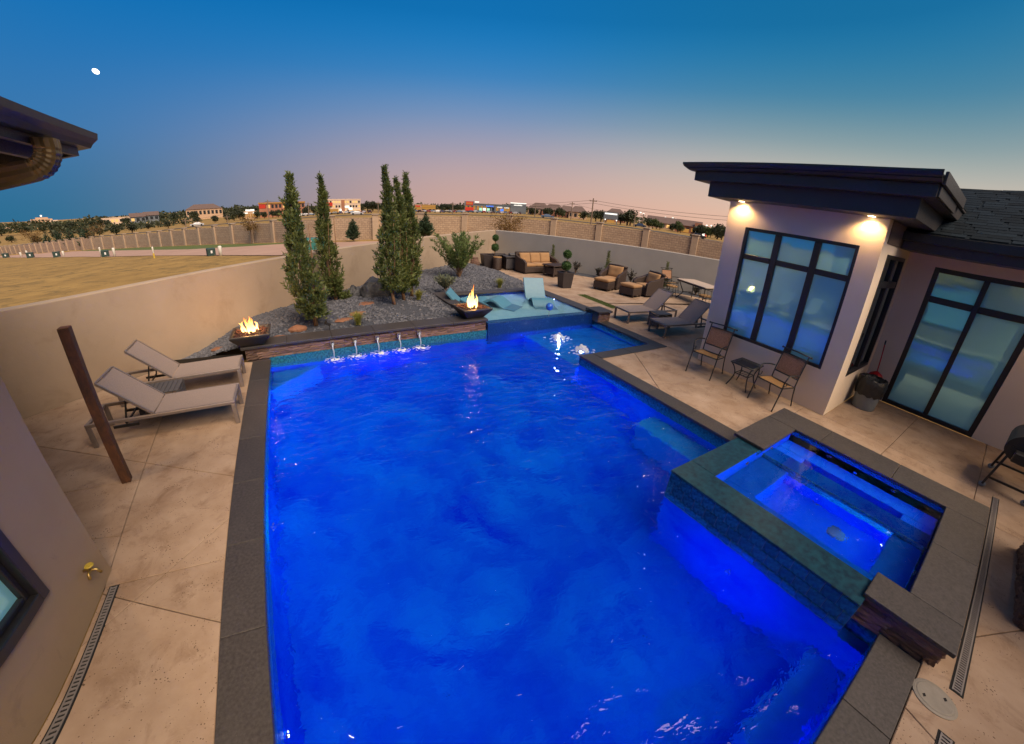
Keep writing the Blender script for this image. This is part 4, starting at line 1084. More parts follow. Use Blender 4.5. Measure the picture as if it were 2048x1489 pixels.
bb_.prism([q0[0], q0[1], q1[0], q1[1]], -.1, .012)
tag(bb_.build('gravel_strip', M['slate_soil']), 'narrow dark gravel strip along the foot of the grey wall', kind='structure')
# dark boulders
def boulder(name, c, s, seed, label, mat='boulder', sub=3, amp=.28):
    bm = bmesh.new(); bmesh.ops.create_icosphere(bm, subdivisions=sub, radius=1)
    for v in bm.verts:
        p = v.co.copy(); n_ = noise.noise(p*1.1+Vector((seed,0,0)))*amp + noise.noise(p*2.7+Vector((0,seed,0)))*amp*.45 + noise.noise(p*6+Vector((0,0,seed)))*amp*.15
        p = p*(1+n_)
        for ax in (Vector((.5,.3,.8)), Vector((-.7,.2,.6)), Vector((.2,-.9,.3))):
            ax = ax.normalized(); d = p.dot(ax)
            if d > .78: p -= ax*(d-.78)*.85
        v.co = Vector((p.x*s[0], p.y*s[1], p.z*s[2]))
    me = bpy.data.meshes.new(name); bm.to_mesh(me); bm.free(); me.materials.append(M[mat])
    o = bpy.data.objects.new(name, me); COL.objects.link(o); o.location = c
    tag(o, label, 'rock'); return o
boulder('boulder', (1.90,10.52,.52), (.42,.36,.42), 3.1, 'large black boulder with pale veins behind the cypresses')
boulder('boulder', (1.36,10.62,.48), (.20,.19,.25), 7.7, 'smaller black boulder leaning beside the large one')
def flag_(c, s, seed, label, rz=0):
    o = boulder('flagstone', (c[0], c[1], bed_z(c[0], c[1])+c[2]), s, seed, label, 'flagstone', 2, .35); o.rotation_euler = (0,0,rz); return o
flag_((-.15,8.55,.05), (.20,.11,.09), 1.3, 'upright rusty red stone beside the fire bowl with black rim')
flag_((.85,8.85,.01), (.26,.12,.03), 2.3, 'flat reddish stepping stone in front of the small spotlight', .4)
flag_((1.25,9.15,.01), (.24,.16,.03), 4.1, 'flat reddish stepping stone above the yellow grass tuft', .5)
flag_((1.55,9.75,.01), (.26,.18,.03), 5.2, 'flat reddish stepping stone below the large boulder', .3)
flag_((-1.75,8.42,.02), (.16,.10,.03), 6.6, 'small tan flat stone among slate chips behind the lounger', .2)
flag_((-.55,8.35,.01), (.16,.08,.03), 8.6, 'flat reddish stone just behind the granite wall top', .1)

# ------------------------------------------------------------------ planting
def leafquad(mb_, p, d, L, w, side=None):
    d = d.normalized(); s = side if side is not None else d.cross(Vector((random.gauss(0,1), random.gauss(0,1), random.gauss(0,1))))
    if s.length < 1e-4: s = d.orthogonal()
    s = s.normalized()*w
    mb_.add([p, p+d*(L*.45)+s, p+d*L, p+d*(L*.45)-s], [(0,1,2,3)])
def column_tree(label, x, y, z0, top, rmax, seed, n=3000, lean=(0,0), bare=.25, low=.05, group='columnar cypresses in the rock bed'):
    random.seed(seed)
    t = thing('columnar_cypress', label, 'tree', (x, y, z0), group=group)
    H = top - z0
    def ax(h): return Vector((lean[0]*h/H + .05*math.sin(h*2.1+seed), lean[1]*h/H + .04*math.cos(h*1.7+seed), h))
    tr = MB(); tr.tube([ax(H*k/12) for k in range(13)], [.042*(1-k/13)+.006 for k in range(13)], 8)
    for k in range(3):
        a = seed+k*2.1; b0 = ax(.12+.1*k); tr.tube([b0, b0+Vector((.08*math.cos(a), .08*math.sin(a), .35)), b0+Vector((.13*math.cos(a), .13*math.sin(a), 1.1)), b0+Vector((.10*math.cos(a), .10*math.sin(a), 1.8))], [.022,.018,.012,.006], 6)
    tr.build('trunk', M['bark'], t, smooth=True)
    def prof(f):       # radius along height
        if f < .20: b = .40 + .60*f/.20
        elif f < .38: b = 1.0
        else: b = 1.0 - .90*((f-.38)/.62)**.75
        return rmax*b
    cr = MB()
    sprays = int(n*.30)
    for i in range(sprays):
        f = low + (1-low)*random.random()**1.12
        h = f*H; a = random.random()*6.283
        lump = 1 + .60*noise.noise((math.cos(a)*1.6+seed, math.sin(a)*1.6, h*2.4)) + .20*noise.noise((math.cos(a)*3+seed, math.sin(a)*3, h*6.5))
        if noise.noise((math.cos(a)*2.3+seed*3, math.sin(a)*2.3, h*3.6)) < -.09 and random.random() < .85: continue
        rad = prof(f)*lump*(.22+.78*random.random()**.55)
        if random.random() < .035: rad *= 1.45
        c = ax(min(h, H*.985)); out = Vector((math.cos(a), math.sin(a), 0))
        p = c + out*rad + Vector((0,0,random.uniform(-.04,.04)))
        d = (out*(.55-.25*f) + Vector((0,0,.75+.8*f)) + Vector((random.gauss(0,.28), random.gauss(0,.28), random.gauss(0,.25)))).normalized()
        L = random.uniform(.10,.22)*(1.0 if f < .85 else .75)
        sd_ = d.orthogonal().normalized()
        leafquad(cr, p, d, L, L*.10)
        for k in range(6):
            b = p + d*(L*(.12+.13*k)); dd_ = (d + (Quaternion(d, k*2.4+i) @ sd_)*random.uniform(.6,1.0)).normalized()
            leafquad(cr, b, dd_, L*random.uniform(.35,.6), L*.085)
    cr.build('crown', M['juniper'], t)
    return t
column_tree('broad cypress with pale lower trunk at the far left of the row', .21, 8.63, .30, 3.32, .29, 1, 7000, (-.28,.05), .5, .05)
column_tree('slender cypress just in front of the beige wall beside the small boulder', .84, 10.40, .34, 3.42, .215, 2, 5200, (-.20,0), .35)
column_tree('tallest cypress with a bare orange trunk foot, front of the clump of three', 2.19, 9.48, .34, 3.58, .24, 3, 6000, (-.16,0), .25, .12)
column_tree('shortest thin topped cypress in the middle of the clump of three', 2.62, 10.0, .34, 3.36, .165, 4, 4600, (-.16,0), .3, .06)
column_tree('cypress at the back of the clump of three nearest the feathery shrub', 2.95, 10.32, .34, 3.50, .20, 5, 5600, (-.17,0), .3, .08)
def bush(name, label, cat, x, y, z, stems, hgt, spread, leaf, mat, seed, lw=.12, group=None, nleaf=26, wood='bark', thick=.012):
    random.seed(seed); t = thing(name, label, cat, (x,y,z), group=group)
    st = MB(); lf = MB()
    for i in range(stems):
        a = random.random()*6.283; sp_ = spread*random.random()**.6; hh = hgt*random.uniform(.65,1.0)
        pts = []
        for k in range(7):
            f = k/6; pts.append(Vector((math.cos(a)*sp_*f**1.3 + random.gauss(0,.012), math.sin(a)*sp_*f**1.3 + random.gauss(0,.012), hh*f)))
        st.tube(pts, [thick*(1-.8*k/6) for k in range(7)], 5)
        for k in range(nleaf):
            f = .3 + .7*random.random(); j = min(int(f*6), 5); p = pts[j].lerp(pts[j+1], f*6-j) + Vector((random.gauss(0,.03*spread), random.gauss(0,.03*spread), random.gauss(0,.02)))
            d = (pts[-1]-pts[0]).normalized()*.7 + Vector((random.gauss(0,.6), random.gauss(0,.6), random.gauss(.15,.4)))
            leafquad(lf, p, d, leaf*random.uniform(.6,1.2), leaf*lw)
    st.build('wood', M[wood], t); lf.build('foliage', M[mat], t); return t
bush('feathery_shrub', 'wide airy green shrub with upright twigs before the beige wall', 'shrub', 5.25, 12.6, .34, 34, 1.55, 1.05, .13, 'willow', 21, .13, nleaf=150)
bush('sage_bush', 'round grey green sage bush below the feathery shrub', 'shrub', 4.12, 10.95, .32, 60, .46, .36, .07, 'sage', 22, .22, nleaf=30, thick=.006)
def tuft(label, x, y, z, r, seed, n=150):
    random.seed(seed); t = MB()
    for i in range(n):
        a = random.random()*6.283; l = r*random.uniform(.6,1.15); sp_ = random.random()*.75
        p0 = Vector((random.gauss(0,.02), random.gauss(0,.02), 0)); p1 = p0 + Vector((math.cos(a)*l*sp_*.5, math.sin(a)*l*sp_*.5, l*.62)); p2 = p0 + Vector((math.cos(a)*l*sp_*1.15, math.sin(a)*l*sp_*1.15, l*(.95-.45*sp_)))
        s = (p2-p0).cross(Vector((0,0,1))); s = (s.normalized() if s.length > 1e-4 else Vector((1,0,0)))*.006
        t.add([p0-s, p0+s, p1+s*.9, p1-s*.9, p2], [(0,1,2,3),(3,2,4)])
    o = t.build('grass_tuft', M['grass_yellow'], loc=(x,y,z)); tag(o, label, 'grass tuft'); return o
tuft('spiky yellow green grass tuft right behind the granite wall top', 1.14, 8.45, .27, .34, 31, 170)
tuft('yellow green grass tuft beside the clump of three cypresses', 2.98, 9.95, .34, .30, 32, 220)
tuft('yellow green grass tuft at the bed edge by the raised basin', 6.15, 11.3, .22, .36, 33, 200)
for i, (x, y, z, h) in enumerate(((1.12,10.30,.36,.22),(1.02,10.45,.36,.25))):
    bush('low_shrub', 'low green tuft at the foot of the slender cypress by the boulders', 'shrub', x, y, z, 22, h, .22, .08, 'juniper', 60+i, .16, group='tufts at the slender cypress', nleaf=24, thick=.005)
# plants along the grey wall
bc = [(*off(WC+dd*3.62,.38),1.22,'juniper'),(*off(WC+dd*6.4,.38),1.28,'juniper'),(*off(WC+dd*9.08,.38),1.2,'juniper')]
lbl = ['thin upright juniper against the grey wall behind the sofa','thin upright juniper against the grey wall behind the armchair','thin upright juniper against the grey wall behind the dining chair']
def young_conifer(name, label, x, y, z, H, r, seed, mat='conifer', n=420, group=None):
    random.seed(seed); t = thing(name, label, 'conifer', (x,y,z), group=group)
    MB().tube([(0,0,0),(.02,0,H*.5),(0,.01,H*.97)], [.03*H*.5,.018*H*.5,.004], 6).build('trunk', M['bark'], t)
    cr = MB()
    for i in range(n):
        f = random.random()**.9; h = H*(.06+.92*f); a = random.random()*6.283; rad = r*(1-f)**.75*(.5+.6*random.random())*(1+.35*noise.noise((a*1.2, h*3/H, seed)))
        o_ = Vector((math.cos(a), math.sin(a), 0)); p = o_*rad*.25 + Vector((0,0,h)); d = o_*1.0 + Vector((0,0,.75))
        L = max(rad, .06*H)
        for k in range(4):
            leafquad(cr, p + d.normalized()*(L*.22*k), (d + Vector((random.gauss(0,.5), random.gauss(0,.5), random.gauss(0,.3)))), L*.55, L*.10)
    cr.build('crown', M[mat], t); return t
for i, (x, y, H, mt) in enumerate(bc): young_conifer('thin_juniper', lbl[i], x, y, .01, H, .20, 71+i, mt, 380, 'junipers along the grey wall')
for i, (k_, h, lb) in enumerate(((4.87,.55,'small dark leafy shrub in the gravel strip between two junipers'),(6.05,.45,'low twiggy shrub at the foot of the middle juniper'),(7.57,.60,'small dark leafy shrub in the gravel strip behind the round armchair'),(10.47,.5,'low purple shrub in the gravel strip behind the dining table'),(11.4,.4,'low dark shrub in the gravel strip past the dining table'))):
    x, y = off(WC+dd*k_, .40)
    bush('wall_shrub', lb, 'shrub', x, y, .01, 16, h, h*.45, .085, 'shrub_dark', 80+i, .26, group='shrubs in the gravel strip', nleaf=16, thick=.008)
# turf strips
random.seed(9)
tf = thing('turf_strip', 'short strip of artificial grass set in the patio beside the basin', 'turf', (9.0,9.6,0))
MB().prism([(8.78,8.61),(9.10,8.67),(9.21,10.51),(8.90,10.55)], -.05, .006).build('turf_base', M['turf'], tf, world=True)
bl = MB()
for i in range(4200):
    v = random.random(); y = 8.64+1.87*v; x = 8.80+.12*v + random.random()*.30
    h = random.uniform(.012,.03); a = random.random()*6.28; bl.add([(x-.004*math.cos(a),y-.004*math.sin(a),.005),(x+.004*math.cos(a),y+.004*math.sin(a),.005),(x+random.gauss(0,.008),y+random.gauss(0,.008),.005+h)], [(0,1,2)])
tag(bl.build('blades', M['turf'], tf, world=True), kind='stuff')
# small black spotlight in the bed
sl_ = thing('garden_spotlight', 'small black garden spotlight on a stake behind the granite top', 'spotlight', (.50,8.22,.27))
MB().tube([(0,0,-.03),(0,0,.12)], .008, 6).build('stake', M['black_metal'], sl_)
MB().xbox((-.02,0,.17), (.11,.09,.07), Matrix.Rotation(R(35), 3, 'Y')).build('head', M['black_metal'], sl_, bevel=.012)
MB().xbox((-.07,0,.20), (.012,.11,.09), Matrix.Rotation(R(35), 3, 'Y')).build('hood', M['black_metal'], sl_, bevel=.004)
# rusted post
po = MB().box(-.05,.05,-.05,.05,0,1.82); o = po.build('steel_post', M['rust'], bevel=.008, seg=2, loc=(-2.31,4.45,0)); o.rotation_euler = (0,0,R(8)); tag(o, 'tall square rusted steel post standing on the side patio', 'post')

# ------------------------------------------------------------------ fire bowls
def flame_mat():
    m, t, out = new_mat('flame'); L = t.links.new
    tcn = nd(t, 'ShaderNodeTexCoord'); sp = nd(t, 'ShaderNodeSeparateXYZ'); L(tcn.outputs['Generated'], sp.inputs[0])
    rp = nd(t, 'ShaderNodeValToRGB'); cr = rp.color_ramp
    cr.elements[0].position = 0; cr.elements[0].color = (1,.62,.22,1); cr.elements[1].position = 1; cr.elements[1].color = (1,.20,.02,1)
    e = cr.elements.new(.45); e.color = (1,.55,.14,1)
    L(sp.outputs['Z'], rp.inputs[0])
    st = nd(t, 'ShaderNodeMapRange', i={1: 0, 2: 1, 3: 5, 4: 1.6}); L(sp.outputs['Z'], st.inputs[0])
    em = nd(t, 'ShaderNodeEmission'); L(rp.outputs[0], em.inputs[0]); L(st.outputs[0], em.inputs[1])
    lw = nd(t, 'ShaderNodeLayerWeight', i={0: .35}); tr = nd(t, 'ShaderNodeBsdfTransparent')
    ms = nd(t, 'ShaderNodeMixShader'); L(lw.outputs['Facing'], ms.inputs[0]); L(em.outputs[0], ms.inputs[1]); L(tr.outputs[0], ms.inputs[2]); L(ms.outputs[0], out.inputs[0]); return m
M['flame'] = flame_mat()
def fire_bowl(label, x, y, z, rz, seed, fh, energy):
    random.seed(seed); t = thing('fire_bowl', label, 'fire bowl', (x,y,z), rz, 'fire bowls on the granite wall')
    def sq(a, h): return [(-a,-a,h),(a,-a,h),(a,a,h),(-a,a,h)]
    b = MB(); L = [sq(.20,0), sq(.36,.20), sq(.37,.245), sq(.32,.245), sq(.30,.19)]
    for r_ in L: b.v += r_
    b.f.append((3,2,1,0))
    for i in range(len(L)-1):
        for j in range(4): b.f.append((i*4+j, i*4+(j+1) % 4, (i+1)*4+(j+1) % 4, (i+1)*4+j))
    b.f.append(tuple(16+j for j in range(4)))
    b.build('bowl', M['bowl'], t, bevel=.006)
    r = MB()
    for i in range(260):
        px, py = random.uniform(-.29,.29), random.uniform(-.29,.29); chip(r, px, py, .205+random.random()*.03+.03*(1-max(abs(px),abs(py))/.3), random.uniform(.016,.03))
    tag(r.build('lava_rock', M['lava'], t), kind='stuff')
    fl_ = MB()
    for i in range(17):
        a = random.random()*6.28; d = random.random()**.7*.17; h = fh*random.uniform(.35,1.15)*(1-d*2.6); w_ = random.uniform(.014,.030)
        ph = random.random()*6; bx, by = d*math.cos(a), d*math.sin(a)
        pts = [Vector((bx+.035*math.sin(ph+5*f)*f+(-.05 if seed == 41 else .0)*f, by+.03*math.cos(ph+4*f)*f, .22+h*f)) for f in [k/9 for k in range(10)]]
        fl_.tube(pts, [max(w_*(.5+1.5*f)*(1-f)**.8*1.25, .001) for f in [k/9 for k in range(10)]], 9)
    fo = fl_.build('flame', M['flame'], t, smooth=True)
    d = bpy.data.lights.new('fire_lamp', 'POINT'); d.energy = energy; d.color = (1,.45,.12); d.shadow_soft_size = .10
    o = bpy.data.objects.new('fire_lamp', d); COL.objects.link(o); o.parent = t; o.location = (0,0,.36)
    return t
fire_bowl('dark square fire bowl with flames at the near end of the granite wall', -1.02, 7.98, .30, 0, 41, .38, 36)
fire_bowl('dark square fire bowl with tall flames beside the raised basin', 3.70, 8.10, .30, R(3), 42, .54, 40)

# ------------------------------------------------------------------ chaise loungers (local +X = towards the head)
def lounger(name, label, group, back_deg=43):
    t = thing(name, label, 'lounger', (0,0,0), group=group)
    W2 = .30
    f = MB()
    for s in (-1, 1): f.box(0, 1.92, s*W2-.018, s*W2+.018, .30, .345)
    f.box(0, .045, -W2+.019, W2-.019, .302, .343).box(1.875, 1.92, -W2+.019, W2-.019, .302, .343).box(1.02, 1.06, -W2+.019, W2-.019, .302, .335)
    f.build('frame', M['taupe_metal'], t, bevel=.005)
    for x in (.0, 1.86):
        for s in (-1, 1): MB().box(x, x+.06, s*W2-.017, s*W2+.017, 0, .299).build('leg', M['taupe_metal'], t, bevel=.005)
    MB().grid(lambda u, v: (.03+1.02*u, -W2+.012+(2*W2-.024)*v, .348 - .012*math.sin(math.pi*v)*math.sin(math.pi*u)), 12, 6).build('seat_sling', M['sling'], t, smooth=True)
    a = R(back_deg); L = .76
    bk = MB().grid(lambda u, v: (1.06+L*u*math.cos(a), -W2+.012+(2*W2-.024)*v, .355+L*u*math.sin(a) - .010*math.sin(math.pi*v)), 10, 6)
    bo = bk.build('back_sling', M['sling'], t, smooth=True)
    fr = MB()
    for s in (-1, 1): fr.bar((1.06, s*(W2-.012), .345), (1.06+L*math.cos(a), s*(W2-.012), .345+L*math.sin(a)), .026, .03)
    fr.bar((1.06+L*math.cos(a), -W2+.026, .345+L*math.sin(a)), (1.06+L*math.cos(a), W2-.026, .345+L*math.sin(a)), .03, .026)
    fr.build('back_frame', M['taupe_metal'], t)
    pr = MB()
    for s in (-1, 1): pr.bar((1.06+.40*math.cos(a), s*.24, .33+.40*math.sin(a)), (1.45, s*.24, .25), .02, .02)
    pr.bar((1.45,-.24,.25), (1.45,.24,.25), .02, .02); pr.build('back_prop', M['black_metal'], t); 
    for s in (-1, 1): MB().box(1.30, 1.62, s*.24-.012, s*.24+.012, .20, .235).build('ratchet', M['black_metal'], t)
    return t
G1, G2 = 'taupe sling loungers on the side patio', 'taupe sling loungers by the pool house'
la = lounger('chaise_lounger', 'taupe sling lounger with its head behind the rusted steel post', G1)
la.location = (-1.08, 5.68, 0); la.rotation_euler = (0,0,R(180))
copy_tree(la, loc=(-1.13,6.93,0), rz=R(181.5), label='taupe sling lounger next to the slate chips and beige wall', group=G1)
copy_tree(la, loc=(7.99,7.47,0), rz=R(-6), label='taupe sling lounger at the end of the green turf strip', group=G2)
copy_tree(la, loc=(8.04,6.20,0), rz=R(-7), label='taupe sling lounger nearest the corner of the pool house', group=G2)
def slat_table(label, loc, rz, sx, sy, h, group):
    t = thing('slatted_side_table', label, 'side table', loc, rz, group)
    n = 9
    for k in range(n):
        x = -sx/2 + sx*(k+.5)/n; MB().box(x-sx/n/2+.003, x+sx/n/2-.003, -sy/2, sy/2, h-.02, h).build('slat', M['slat'], t, bevel=.003)
    for s in (-1, 1): 
        for k in range(5):
            z = .02+(h-.05)*(k+.5)/5
            MB().box(s*(sx/2-.012)-.01, s*(sx/2-.012)+.01, -sy/2+.03, sy/2-.03, z-(h-.05)/10+.004, z+(h-.05)/10-.004).build('side_slat', M['slat'], t, bevel=.002)
        for q in (-1, 1): MB().box(s*(sx/2-.02)-.02, s*(sx/2-.02)+.02, q*(sy/2-.015)-.015, q*(sy/2-.015)+.015, 0, h-.021).build('leg', M['slat'], t, bevel=.003)
    return t
slat_table('low dark slatted side table between the two side patio loungers', (-2.28,6.25,0), R(2), .62, .42, .36, 'slatted side tables')
slat_table('low dark slatted side table between the two loungers by the pool house', (8.78,6.72,0), R(-7), .50, .42, .40, 'slatted side tables')

# ------------------------------------------------------------------ sling chairs with scrolled black frames (local -X = front)
def sling_chair(label, loc, rz, group):
    t = thing('sling_chair', label, 'chair', loc, rz, group)
    r = .0125
    def pipe(nm, pts, rad=r, n=8, mat='black_metal'):
        # smooth the polyline
        P0 = [Vector(p) for p in pts]; out = []
        for i in range(len(P0)-1):
            a0, a1, a2, a3 = P0[max(i-1,0)], P0[i], P0[i+1], P0[min(i+2,len(P0)-1)]
            for k in range(6):
                u = k/6; out.append(.5*((2*a1)+(-a0+a2)*u+(2*a0-5*a1+4*a2-a3)*u*u+(-a0+3*a1-3*a2+a3)*u**3))
        out.append(P0[-1]); return MB().tube(out, rad, n).build(nm, M[mat], t, smooth=True)
    for s in (-1, 1):
        y = s*.27
        pipe('front_leg', [(-.36,y,0),(-.315,y,.18),(-.26,y,.40),(-.25,y,.50)])
        pipe('arm', [(-.25,y,.50),(-.24,y*1.06,.60),(-.16,y*1.08,.655),(.04,y*1.06,.645),(.20,y*.97,.615)])
        pipe('rear_leg', [(.30,y*.93,0),(.235,y*.93,.20),(.20,y*.93,.40)])
        pipe('back_stile', [(.19,y*.93,.385),(.22,y*.93,.55),(.29,y*.93,.78),(.345,y*.93,.955)])
        pipe('seat_rail', [(-.26,y*.97,.425),(-.05,y*.97,.405),(.20,y*.93,.385)])
        pipe('arm_scroll', [(-.25,y,.50),(-.215,y,.46),(-.16,y,.47),(-.15,y,.52)], .009)
    for nm, a in (('front_rail', (-.26,.425)), ('rear_rail', (.19,.385)), ('lower_back_rail', (.215,.53)), ('upper_back_rail', (.32,.885)), ('top_rail', (.345,.955))):
        w_ = .30 if nm == 'top_rail' else .255
        MB().tube([(a[0],-w_,a[1]),(a[0],0,a[1]+(.012 if nm == 'top_rail' else 0)),(a[0],w_,a[1])], r, 8).build(nm, M['black_metal'], t, smooth=True)
    for s in (-1, 1): MB().sphere((.345, s*.30, .955), .019, n=10, m=8).build('finial', M['black_metal'], t, smooth=True)
    MB().grid(lambda u, v: (-.26+.45*u, -.245+.49*v, .428-.04*u - .018*math.sin(math.pi*v) + .012*math.sin(math.pi*(1-u))), 8, 6).build('seat_sling', M['sling_seat'], t, smooth=True)
    MB().grid(lambda u, v: (.222+.10*u, -.235+.47*v, .54+.345*u), 6, 6).build('back_sling', M['sling_brown'], t, smooth=True)
    return t
G3 = 'sling chairs under the tall windows'
c1 = sling_chair('brown sling armchair under the window pane beside the loungers', (7.06,3.97,0), R(8), G3)
copy_tree(c1, loc=(7.10,2.50,0), rz=R(-9), label='brown sling armchair by the window next to the hot tub corner', group=G3)
# small glass table
gt = thing('glass_table', 'small square glass top table with curved black legs between sling chairs', 'table', (7.19,3.20,0), R(2))
def smooth_pts(P0, n=6):
    P0 = [Vector(p) for p in P0]; out = []
    for i in range(len(P0)-1):
        a0, a1, a2, a3 = P0[max(i-1,0)], P0[i], P0[i+1], P0[min(i+2,len(P0)-1)]
        for k in range(n):
            u = k/n; out.append(.5*((2*a1)+(-a0+a2)*u+(2*a0-5*a1+4*a2-a3)*u*u+(-a0+3*a1-3*a2+a3)*u**3))
    return out+[P0[-1]]
fr = MB()
for a, b in (((-.23,-.23),(.23,-.23)),((.23,-.23),(.23,.23)),((.23,.23),(-.23,.23)),((-.23,.23),(-.23,-.23))): fr.tube([(*a,.47),(*b,.47)], .014, 8)
fr.build('top_frame', M['black_metal'], gt, smooth=True)
MB().box(-.222,.222,-.222,.222,.472,.480).build('glass_top', M['table_glass'], gt)
for sx in (-1, 1):
    for sy in (-1, 1):
        MB().tube(smooth_pts([(sx*.22,sy*.22,.465),(sx*.17,sy*.17,.38),(sx*.14,sy*.14,.26),(sx*.16,sy*.16,.14),(sx*.215,sy*.215,0)]), .012, 8).build('leg', M['black_metal'], gt, smooth=True)
sf_ = MB()
for a, b in (((-.14,-.14),(.14,-.14)),((.14,-.14),(.14,.14)),((.14,.14),(-.14,.14)),((-.14,.14),(-.14,-.14))): sf_.tube([(*a,.26),(*b,.26)], .009, 6)
for k in range(4): y = -.09+.06*k; sf_.tube([(-.14,y,.26),(.14,y,.26)], .005, 6)
sf_.build('lower_shelf', M['black_metal'], gt, smooth=True)

# ------------------------------------------------------------------ bin, dustpan, grill, island
tb_ = thing('trash_bin', 'round grey trash bin with a black bag folded over its rim', 'bin', (9.02,1.34,0))
MB().lathe([(.20,0),(.215,.02),(.245,.40),(.25,.42),(.24,.42),(.2,.03)], 28).build('bin', M['grey_plastic'], tb_, smooth=True)
bgm = MB(); random.seed(3)
NB = 36; prof = [(.262,.33),(.272,.40),(.275,.52),(.262,.62),(.245,.64),(.21,.58),(.12,.50),(.02,.47)]
for i, (r_, z) in enumerate(prof):
    for j in range(NB):
        a = 2*math.pi*j/NB; n_ = .030*noise.noise((math.cos(a)*4, math.sin(a)*4, z*9)) + .012*math.sin(j*2.3+i)
        bgm.v.append(((r_+n_)*math.cos(a), (r_+n_)*math.sin(a), z + .03*noise.noise((math.cos(a)*3, math.sin(a)*3, i)) - (.05*abs(math.sin(j*.9)) if i == 0 else 0)))
for i in range(len(prof)-1):
    for j in range(NB): bgm.f.append((i*NB+j, i*NB+(j+1) % NB, (i+1)*NB+(j+1) % NB, (i+1)*NB+j))
bgm.f.append(tuple((len(prof)-1)*NB+j for j in range(NB)))
bgm.build('bag', M['bag'], tb_, smooth=True)
dp = thing('dustpan', 'red long handled dustpan hanging upright behind the trash bin', 'dustpan', (9.55,1.42,0))
MB().tube([(0,0,.62),(.01,.03,.95),(.02,.06,1.22)], .012, 8).build('handle', M['red_plastic'], dp, smooth=True)
MB().tube([(.02,.06,1.21),(.023,.066,1.30)], .015, 8).build('grip', M['black_metal'], dp, smooth=True)
m = MB().lathe([(.02,.66),(.05,.645),(.12,.60),(.155,.54),(.15,.50),(.13,.50),(.10,.56)], 18); m.build('pan', M['red_plastic'], dp, smooth=True)
br = thing('hand_brush', 'small red brush head standing on the floor beside the trash bin', 'brush', (9.46,1.22,0))
MB().xbox((0,0,.11), (.03,.10,.16), Matrix.Rotation(R(12),3,'X')).build('brush_block', M['red_plastic'], br, bevel=.01)
MB().xbox((0,.02,.03), (.025,.09,.06), Matrix.Rotation(R(12),3,'X')).build('bristle_pad', M['dark'], br)
gr = thing('pellet_grill', 'black pellet grill on a wheeled frame by the trench drain', 'grill', (8.22,-1.06,0), R(-4))
def cyl_x(m, x0, x1, y, z, ry, rz2, n=22, a0=0, a1=2*math.pi):
    ks = [a0+(a1-a0)*k/n for k in range(n+1)]
    vs = [(x0, y+ry*math.cos(a), z+rz2*math.sin(a)) for a in ks]+[(x1, y+ry*math.cos(a), z+rz2*math.sin(a)) for a in ks]
    k = n+1; m.add(vs, [(i, i+1, k+i+1, k+i) for i in range(n)]+[tuple(range(k)), tuple(reversed(range(k, 2*k)))])
m = MB(); cyl_x(m, -.45, .45, 0, .70, .27, .20, 20, math.pi, 2*math.pi); m.box(-.45,.45,-.27,.27,.70,.72); m.build('body', M['black_metal'], gr)
m = MB(); cyl_x(m, -.45, .45, 0, .722, .265, .21, 20, 0, math.pi); m.build('lid', M['black_metal'], gr)
MB().tube([(-.25,-.30,.78),(.25,-.30,.78)], .012, 8).build('lid_handle', M['taupe_metal'], gr, smooth=True)
MB().lathe([(.035,0),(.04,.02),(.03,.03)], 14, (.1,-.262,.80), Vector((0,-1,0)).to_track_quat('Z','Y').to_matrix()).build('thermometer', M['taupe_metal'], gr)
MB().box(-.64,-.455,-.14,.14,.56,.70).build('hopper', M['black_metal'], gr, bevel=.01)
for x in (-.42, .42):
    for s in (-1, 1): MB().bar((x,s*.18,.60), (x+(-.06 if x < 0 else .06),s*.24,.05), .045, .03).build('leg', M['black_metal'], gr)
    MB().bar((x,-.22,.16), (x,.22,.16), .03, .03).build('cross_bar', M['black_metal'], gr)
for x in (-.48, .48):
    for s in (-1, 1): MB().lathe([(.04,-.015),(.045,0),(.04,.015)], 14, (x,s*.24,.045), Matrix.Rotation(R(90),3,'Y')).build('wheel', M['grey_plastic'], gr, smooth=True)
isl = thing('stone_island', 'ledger stone plinth with a smooth blue grey block at the patio edge', 'island', (4.76,-1.24,0))
MB().box(4.79, 6.3, -2.2, -1.27, 0, .21).build('plinth_core', M['concrete_base'], isl, world=True)
ledger((6.3,-1.26), (4.79,-1.26), 0, .21, isl, .052); ledger((4.78,-1.26), (4.78,-2.2), 0, .21, isl, .052)
MB().box(4.80, 6.3, -2.2, -1.30, .212, .95).build('block', M['stucco_grey'], isl, world=True, bevel=.02)

# ------------------------------------------------------------------ wicker lounge group
def cushion(nm, size, c, parent, rot=None, puff=.3, button=True):
    bm = bmesh.new(); bmesh.ops.create_cube(bm, size=1)
    bmesh.ops.subdivide_edges(bm, edges=bm.edges, cuts=7, use_grid_fill=True)
    for v in bm.verts:
        x, y, z = v.co*2
        th = 1-puff*max(abs(x), abs(y))**3*.9
        rx_ = 1-.06*abs(z)**2
        dim = 1 - (.30*math.exp(-((x)**2+(y)**2)*14) if button else 0)
        v.co = Vector((x*rx_*size[0]/2, y*rx_*size[1]/2, z*size[2]/2*th*dim))
    me = bpy.data.meshes.new(nm); bm.to_mesh(me); bm.free(); me.materials.append(M['cushion']); me.polygons.foreach_set('use_smooth', [True]*len(me.polygons))
    o = bpy.data.objects.new(nm, me); COL.objects.link(o); o.parent = parent; o.location = c
    if rot: o.rotation_euler = rot
    return o
